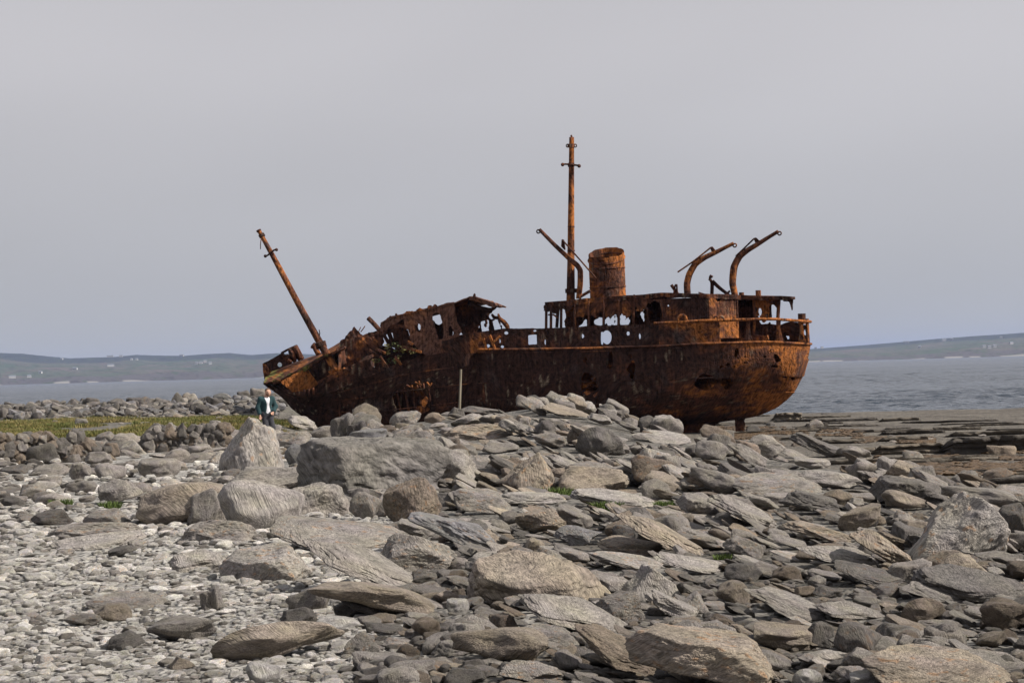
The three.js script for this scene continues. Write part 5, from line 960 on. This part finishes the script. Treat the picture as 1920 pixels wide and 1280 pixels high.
// ---------------------------------------------------------------- ledges of bedrock on the right
// a bed of rock that breaks off in a low layered, undercut step; its top runs back into the pavement
const ledgeMats = [[0.135, 0.116, 0.093], [0.1, 0.088, 0.073], [0.06, 0.053, 0.047]].map(rgb => mat(rgb.map(v => v * 1.4), { vertexColors: true, roughness: 0.93, bumpMap: grain, bumpScale: 0.02 }));
function ledgeShape(W, H, depth, seed) {
  const R = rng(seed), nx = Math.max(24, Math.min(150, Math.ceil(W / 0.05))), prof = [], pos = [], col = [], uv = [], idx = [];
  const layers = H > 0.3 ? 4 : 2; for (let l = 0; l < layers; l++) { const y0 = -0.1 + 1.1 * l / layers, y1 = -0.1 + 1.1 * (l + 1) / layers, set = l === layers - 1 ? 0 : 0.15 + 0.5 * R() * (1 - l / layers); for (const f of [0.04, 0.5, 0.93]) prof.push([mix(y0, y1, f), set]); }
  prof.push([1, 0.06], [1.0, 0.35]); for (let k = 1; k <= 6; k++) prof.push([1 - k * 0.14 - 0.05, 0.35 + k * k * depth / H / 36]);
  for (let i = 0; i <= nx; i++) { const t = i / nx, x = (t - 0.5) * W, end = smooth(0, 0.04 + 0.05 * R(), Math.min(t, 1 - t));
    prof.forEach(([y, s], k) => { const n = 0.5 * fbm(x * 0.7 + seed, y * 0.4, 3, 3) * Math.min(1.2, H * 3) + 0.12 * N3(x * 3, y * 3 + seed, 2) * H * 2 + (k < prof.length - 7 ? 0.22 * H * (N3(Math.floor(x * 1.6 + seed + y * 2) * 3.3, Math.floor(y * 4), seed)) : 0);
      const top = 1 + 0.25 * N3(x * 0.5 + seed, 4, 1) + 0.1 * N3(x * 2.5, s * H, 8);
      pos.push(x + 0.1 * N3(y * 3, k, i * 0.3), y * H * top * (0.25 + 0.75 * end), -s * H + n - (1 - end) * H * 2.2);
      const v = 0.72 + 0.4 * fbm(x * 1.5, y * 4, s * H + seed, 3) + 0.25 * N3(x * 7, y * 9, s * 6); col.push(clamp(v, 0.15, 1), clamp(v * 0.97, 0.15, 1), clamp(v * 0.93, 0.15, 1)); uv.push(x * 0.5, y * H + s * H * 0.7); }); }
  const m = prof.length; for (let i = 0; i < nx; i++) for (let k = 0; k + 1 < m; k++) { const q = i * m + k; idx.push(q, q + m, q + 1, q + m, q + m + 1, q + 1); }
  const g = new THREE.BufferGeometry(); g.setAttribute('position', new THREE.Float32BufferAttribute(pos, 3)); g.setAttribute('color', new THREE.Float32BufferAttribute(col, 3)); g.setAttribute('uv', new THREE.Float32BufferAttribute(uv, 2)); g.setIndex(idx); g.computeVertexNormals(); return g;
}
for (const [x0, x1, by, h, m, label] of [
  [1772, 1990, 850, 33, 2, 'tall dark undercut ledge at the right edge above the weed'], [1643, 1778, 851, 20, 0, 'tan ledge block left of the tall dark ledge'], [1652, 1778, 814, 8, 2, 'dark thin ledge above the tan ledge block'], [1780, 2000, 816, 9, 1, 'broad ledge above the tall dark ledge'],
  [1535, 1628, 832, 9, 1, 'low ledge behind the dark shard'], [1562, 1648, 850, 12, 1, 'ledge joining the tan ledge block on its left'], [1650, 1745, 827, 9, 1, 'weed-topped ledge just behind the tan ledge block'], [1650, 1730, 789, 6, 1, 'short far ledge near the water, right of the stern'], [1580, 1625, 799, 5, 2, 'tiny dark far ledge right of the stern'], [1600, 1640, 811, 6, 2, 'tiny dark ledge left of the dark thin ledge'],
  [1800, 2000, 797, 5, 1, 'long far ledge near the water at the right edge'], [1845, 2000, 806, 5, 2, 'dark far ledge under the long far ledge'], [1585, 1640, 883, 10, 2, 'dark short ledge beside the boulder bank'], [1680, 1740, 883, 11, 1, 'short brown ledge below the weed'], [1752, 1798, 879, 7, 2, 'small dark ledge in the weed'],
  [1740, 1845, 902, 11, 1, 'long brown ledge lowest on the right'], [1838, 2000, 906, 14, 2, 'dark ledge at the right edge above the smooth grey boulder'], [1870, 2000, 889, 7, 1, 'thin ledge at the right edge below the weed'], [1452, 1508, 789, 14, 0, 'squared pale ledge under the stern overhang'], [1448, 1545, 825, 8, 1, 'ledge left of the dark shard below the stern'], [1550, 1680, 868, 9, 0, 'pale ledge between boulders and weed'], [1340, 1450, 796, 5, 1, 'far ledge behind the rudder post'], [1500, 1600, 783, 4, 1, 'farthest ledge by the water right of the stern'], [1360, 1440, 829, 6, 1, 'low ledge at the foot of the rudder post']]) {
  const p = groundHit((x0 + x1) / 2, by); if (!p) continue; const k = -p.z / F, H = h * k * 1.15, d = Math.min(5, Math.max(1.2, H * 6));
  const o = mesh('rock_ledge', ledgeShape((x1 - x0) * k, H, d, x0 % 97), ledgeMats[m]); o.position.set(p.x, p.y - 0.05, p.z); o.rotation.z = 0.0285 * 0;
  tag(o, label, 'rock ledge', 'limestone ledges by the water');
}

{
  const R = rng(61), protos = [0, 1, 2, 3].map(i => ledgeShape(3.5 + i, 0.16, 1.6, 200 + i * 7));
  for (let n = 0, made = 0; n < 200 && made < 26; n++) {
    const px = 1400 + R() * 520, py = 776 + R() * 40 + (px > 1620 && R() < 0.4 ? 75 : 0), p = groundHit(px, py); if (!p || groundParts(p.x, -p.z)[1] < 0.95) continue; made++;
    const o = mesh('rock_ledge', protos[made % 4], ledgeMats[1 + made % 2]); o.position.set(p.x, p.y - 0.03, p.z); o.rotation.y = (R() - 0.5) * 0.8; const s = 0.3 + R() * 0.7; o.scale.set(s, 0.5 + 0.8 * R(), s);
    tag(o, 'thin broken edge of bedrock on the brown rock pavement right of the stern', 'rock ledge', 'thin bedrock edges on the pavement');
  }
}

// ---------------------------------------------------------------- pale pole before the hull
{
  const D = 92, a = atDepth(861, 768, D), b = atDepth(863.5, 694.5, D), t = thing('wooden_pole', 'pale weathered wooden pole standing against the hull below midship', 'pole', a.toArray());
  const g = new THREE.CylinderGeometry(0.045, 0.055, 1, 10, 12); const L = b.clone().sub(a); g.scale(1, L.length() + 0.5, 1); const p = g.attributes.position, c = [];
  for (let i = 0; i < p.count; i++) { const n = 1 + 0.5 * N3(p.getX(i) * 40, p.getY(i) * 2, p.getZ(i) * 40); c.push(0.22 * n, 0.19 * n, 0.14 * n); } g.setAttribute('color', new THREE.Float32BufferAttribute(c, 3));
  const m = mesh('shaft', g, mat([1, 1, 1], { vertexColors: true }), t); m.quaternion.setFromUnitVectors(UP, L.clone().normalize()); m.position.copy(L).multiplyScalar(0.5).y -= 0.2;
}

// ---------------------------------------------------------------- the man walking behind the pale wedge boulder
{
  const V = (x, y, z) => new THREE.Vector3(x, y, z);
  // a smooth skin round tapered capsules [a, ra, b, rb], meshed on a grid of its own
  function skin(bones, cell, k, carve) {
    const lo = V(9, 9, 9), hi = V(-9, -9, -9); for (const [a, ra, b, rb] of bones) for (const [p, r] of [[a, ra], [b, rb]]) { lo.min(p.clone().subScalar(r + 0.03)); hi.max(p.clone().addScalar(r + 0.03)); }
    const size = hi.clone().sub(lo), half = Math.max(size.x, size.y, size.z) / 2, mid = lo.clone().add(hi).multiplyScalar(0.5), n = Math.min(150, Math.ceil(2 * half / cell) + 4);
    const mc = new MarchingCubes(n, new THREE.MeshStandardMaterial(), false, false, 90000), p = V(), ab = V(), ap = V(), h2 = n / 2;
    for (let z = 0; z < n; z++) for (let y = 0; y < n; y++) for (let x = 0; x < n; x++) {
      p.set((x - h2) / h2 * half, (y - h2) / h2 * half, (z - h2) / h2 * half).add(mid); let s = 0, m = 9;
      for (const [a, ra, b, rb, flat] of bones) { ab.subVectors(b, a); ap.subVectors(p, a); const t = clamp(ap.dot(ab) / Math.max(ab.lengthSq(), 1e-9)); ap.addScaledVector(ab, -t); if (flat) ap.z *= flat; const d = ap.length() - mix(ra, rb, t); if (d < 9) { s += Math.exp(-k * d); m = Math.min(m, d); } }
      let d = m > 0.12 ? m : -Math.log(s) / k; if (carve) d = Math.max(d, carve(p)); mc.field[x + y * n + z * n * n] = -d;
    }
    mc.isolation = 0; mc.update();
    const g = new THREE.BufferGeometry(); g.setAttribute('position', new THREE.BufferAttribute(mc.positionArray.slice(0, mc.count * 3), 3)); g.setAttribute('normal', new THREE.BufferAttribute(mc.normalArray.slice(0, mc.count * 3), 3));
    g.scale(half, half, half); g.translate(mid.x, mid.y, mid.z); return g;
  }
  // facing +z (towards the beach); his right hand is at -x
  const head = V(0.05, 1.63, 0.06), neck = V(0.0, 1.5, 0.0), chest = V(0, 1.32, 0), waist = V(0, 1.08, 0), hipL = V(0.09, 0.94, 0), hipR = V(-0.09, 0.94, 0);
  const kneeL = V(0.16, 0.5, 0.12), ankL = V(0.2, 0.1, 0.02), kneeR = V(-0.05, 0.5, 0.08), ankR = V(-0.06, 0.1, -0.06);
  const shR = V(-0.19, 1.42, 0), elR = V(-0.28, 1.15, -0.02), wrR = V(-0.24, 0.9, 0.06), shL = V(0.19, 1.42, 0), elL = V(0.31, 1.17, -0.05), wrL = V(0.2, 0.99, 0.12);
  const bodyBones = [[neck, 0.06, head.clone().lerp(neck, 0.5), 0.058], [neck, 0.065, chest, 0.12], [chest, 0.13, waist, 0.12], [waist, 0.12, V(0, 0.95, 0), 0.13], [hipL, 0.09, kneeL, 0.06], [kneeL, 0.058, ankL, 0.04], [hipR, 0.09, kneeR, 0.06], [kneeR, 0.058, ankR, 0.04], [chest, 0.1, shR, 0.055], [chest, 0.1, shL, 0.055], [shR, 0.055, elR, 0.042], [elR, 0.042, wrR, 0.03], [shL, 0.055, elL, 0.042], [elL, 0.042, wrL, 0.03]];
  const headG = skin([[head.clone().add(V(0, 0.03, -0.01)), 0.082, head.clone().add(V(0, 0.05, -0.02)), 0.085], [head.clone().add(V(0, -0.02, 0.02)), 0.068, head.clone().add(V(0.005, -0.075, 0.045)), 0.042], [head.clone().add(V(0, 0.012, 0.085)), 0.012, head.clone().add(V(0, -0.022, 0.1)), 0.014], [head.clone().add(V(0.078, 0.01, 0)), 0.02, head.clone().add(V(0.08, -0.03, 0)), 0.012], [head.clone().add(V(-0.078, 0.01, 0)), 0.02, head.clone().add(V(-0.08, -0.03, 0)), 0.012], [head.clone().add(V(-0.03, 0.03, 0.07)), 0.012, head.clone().add(V(0.03, 0.03, 0.07)), 0.012], [head.clone().add(V(0, -0.05, 0)), 0.05, neck, 0.055]], 0.006, 60);
  const hand = (w, dir, side, bent) => {
    const f = dir.clone().normalize(), across = V(0, 0, 1).cross(f).normalize(), n = f.clone().cross(across), b = [[w, 0.026, w.clone().addScaledVector(f, 0.07), 0.03, 0]];
    [-0.03, -0.01, 0.01, 0.03].forEach((o, i) => { const L = [0.062, 0.074, 0.07, 0.052][i], r = w.clone().addScaledVector(f, 0.085).addScaledVector(across, o), m = r.clone().addScaledVector(f, L * 0.55).addScaledVector(n, bent * 0.02), e = m.clone().addScaledVector(f, L * 0.4).addScaledVector(n, bent * 0.04); b.push([w.clone().addScaledVector(f, 0.05).addScaledVector(across, o * 0.8), 0.012, r, 0.0095], [r, 0.0095, m, 0.0085], [m, 0.0085, e, 0.0075]); });
    const tb = w.clone().addScaledVector(f, 0.03).addScaledVector(across, side * 0.03), tm = tb.clone().addScaledVector(f, 0.03).addScaledVector(across, side * 0.028); b.push([tb, 0.014, tm, 0.0105], [tm, 0.0105, tm.clone().addScaledVector(f, 0.032).addScaledVector(n, bent * 0.015), 0.0085]);
    return skin(b, 0.004, 240);
  };
  const D = 75, foot = atDepth(501, 832, D); foot.y = Math.max(foot.y, G(foot.x, D));
  const man = thing('person', 'man in open dark green jacket and white shirt walking behind the pale wedge boulder', 'person', foot.toArray(), 0.35);
  const skinM = mat([0.42, 0.24, 0.17], { roughness: 0.6 });
  mesh('body', mergeGeometries([skin(bodyBones, 0.014, 45), headG, hand(wrR, V(0.02, -1, 0.15), 1, 1), hand(wrL, V(-0.75, -0.55, 0.35), 1, 1)]), skinM, man);
  const up = (b, r) => b.map(([a, ra, c, rb, f]) => [a, ra + r, c, rb + r, f]);
  const torso = [[chest, 0.135, waist, 0.13], [neck.clone().add(V(0, -0.06, 0)), 0.07, chest, 0.13], [chest, 0.12, shL, 0.06], [chest, 0.12, shR, 0.06], [waist, 0.13, V(0, 0.95, 0), 0.14]];
  mesh('shirt', skin(up(torso, 0.01), 0.014, 45, p => p.y < 0.93 ? 1 : -1), mat([0.6, 0.6, 0.64]), man);
  const sleeves = [[shR, 0.06, elR, 0.05], [elR, 0.05, wrR.clone().lerp(elR, 0.25), 0.042], [shL, 0.06, elL, 0.05], [elL, 0.05, wrL.clone().lerp(elL, 0.2), 0.042]];
  mesh('jacket', skin(up([...torso, ...sleeves], 0.026), 0.013, 45, p => Math.max(0.9 - p.y, p.z > 0.02 ? 0.075 + 0.03 * Math.sin(p.y * 9) - Math.abs(p.x - 0.02 - (1.3 - p.y) * 0.06) : -1, p.y - 1.52)), mat([0.008, 0.034, 0.04]), man);
  const legs = [[hipL, 0.1, kneeL, 0.072], [kneeL, 0.072, ankL, 0.056], [hipR, 0.1, kneeR, 0.072], [kneeR, 0.072, ankR, 0.056], [hipL, 0.11, hipR, 0.11], [waist.clone().add(V(0, -0.04, 0)), 0.125, V(0, 0.92, 0), 0.13]];
  mesh('trousers', skin(up(legs, 0.012), 0.014, 45, p => p.y > 1.02 ? 1 : -1), mat([0.028, 0.028, 0.035]), man);
  for (const a of [ankL, ankR]) mesh('shoe', skin([[a.clone().add(V(0, -0.05, -0.03)), 0.045, a.clone().add(V(0.02, -0.06, 0.17)), 0.038], [a, 0.05, a.clone().add(V(0, -0.05, 0)), 0.05]], 0.01, 60), mat([0.05, 0.04, 0.035]), man);
  mesh('hair', skin([[head.clone().add(V(0, 0.045, -0.025)), 0.094, head.clone().add(V(0, 0.06, -0.03)), 0.092], [head.clone().add(V(0, -0.02, -0.06)), 0.06, head.clone().add(V(0, 0, -0.05)), 0.07]], 0.008, 60, p => p.z - head.z > 0.03 + (p.y - head.y - 0.07) * 0.9 ? 1 : -1), mat([0.085, 0.05, 0.032]), man);
  mesh('beard', skin([[head.clone().add(V(0.005, -0.075, 0.045)), 0.05, head.clone().add(V(0.01, -0.1, 0.06)), 0.035], [head.clone().add(V(-0.05, -0.05, 0.02)), 0.03, head.clone().add(V(0.05, -0.05, 0.02)), 0.03]], 0.007, 60, p => p.y - head.y + 0.04), mat([0.13, 0.07, 0.045]), man);
  for (const s of [-1, 1]) { const g = new THREE.SphereGeometry(0.009, 10, 8); g.translate(head.x + s * 0.03, head.y + 0.018, head.z + 0.074); mesh('eye', g, mat([0.04, 0.03, 0.03]), man); }
  { const g = new THREE.CapsuleGeometry(0.006, 0.035, 4, 8); g.rotateZ(Math.PI / 2); g.translate(head.x, head.y - 0.048, head.z + 0.088); mesh('mouth', g, mat([0.3, 0.12, 0.1]), man); }
}
renderer.render(scene, camera);
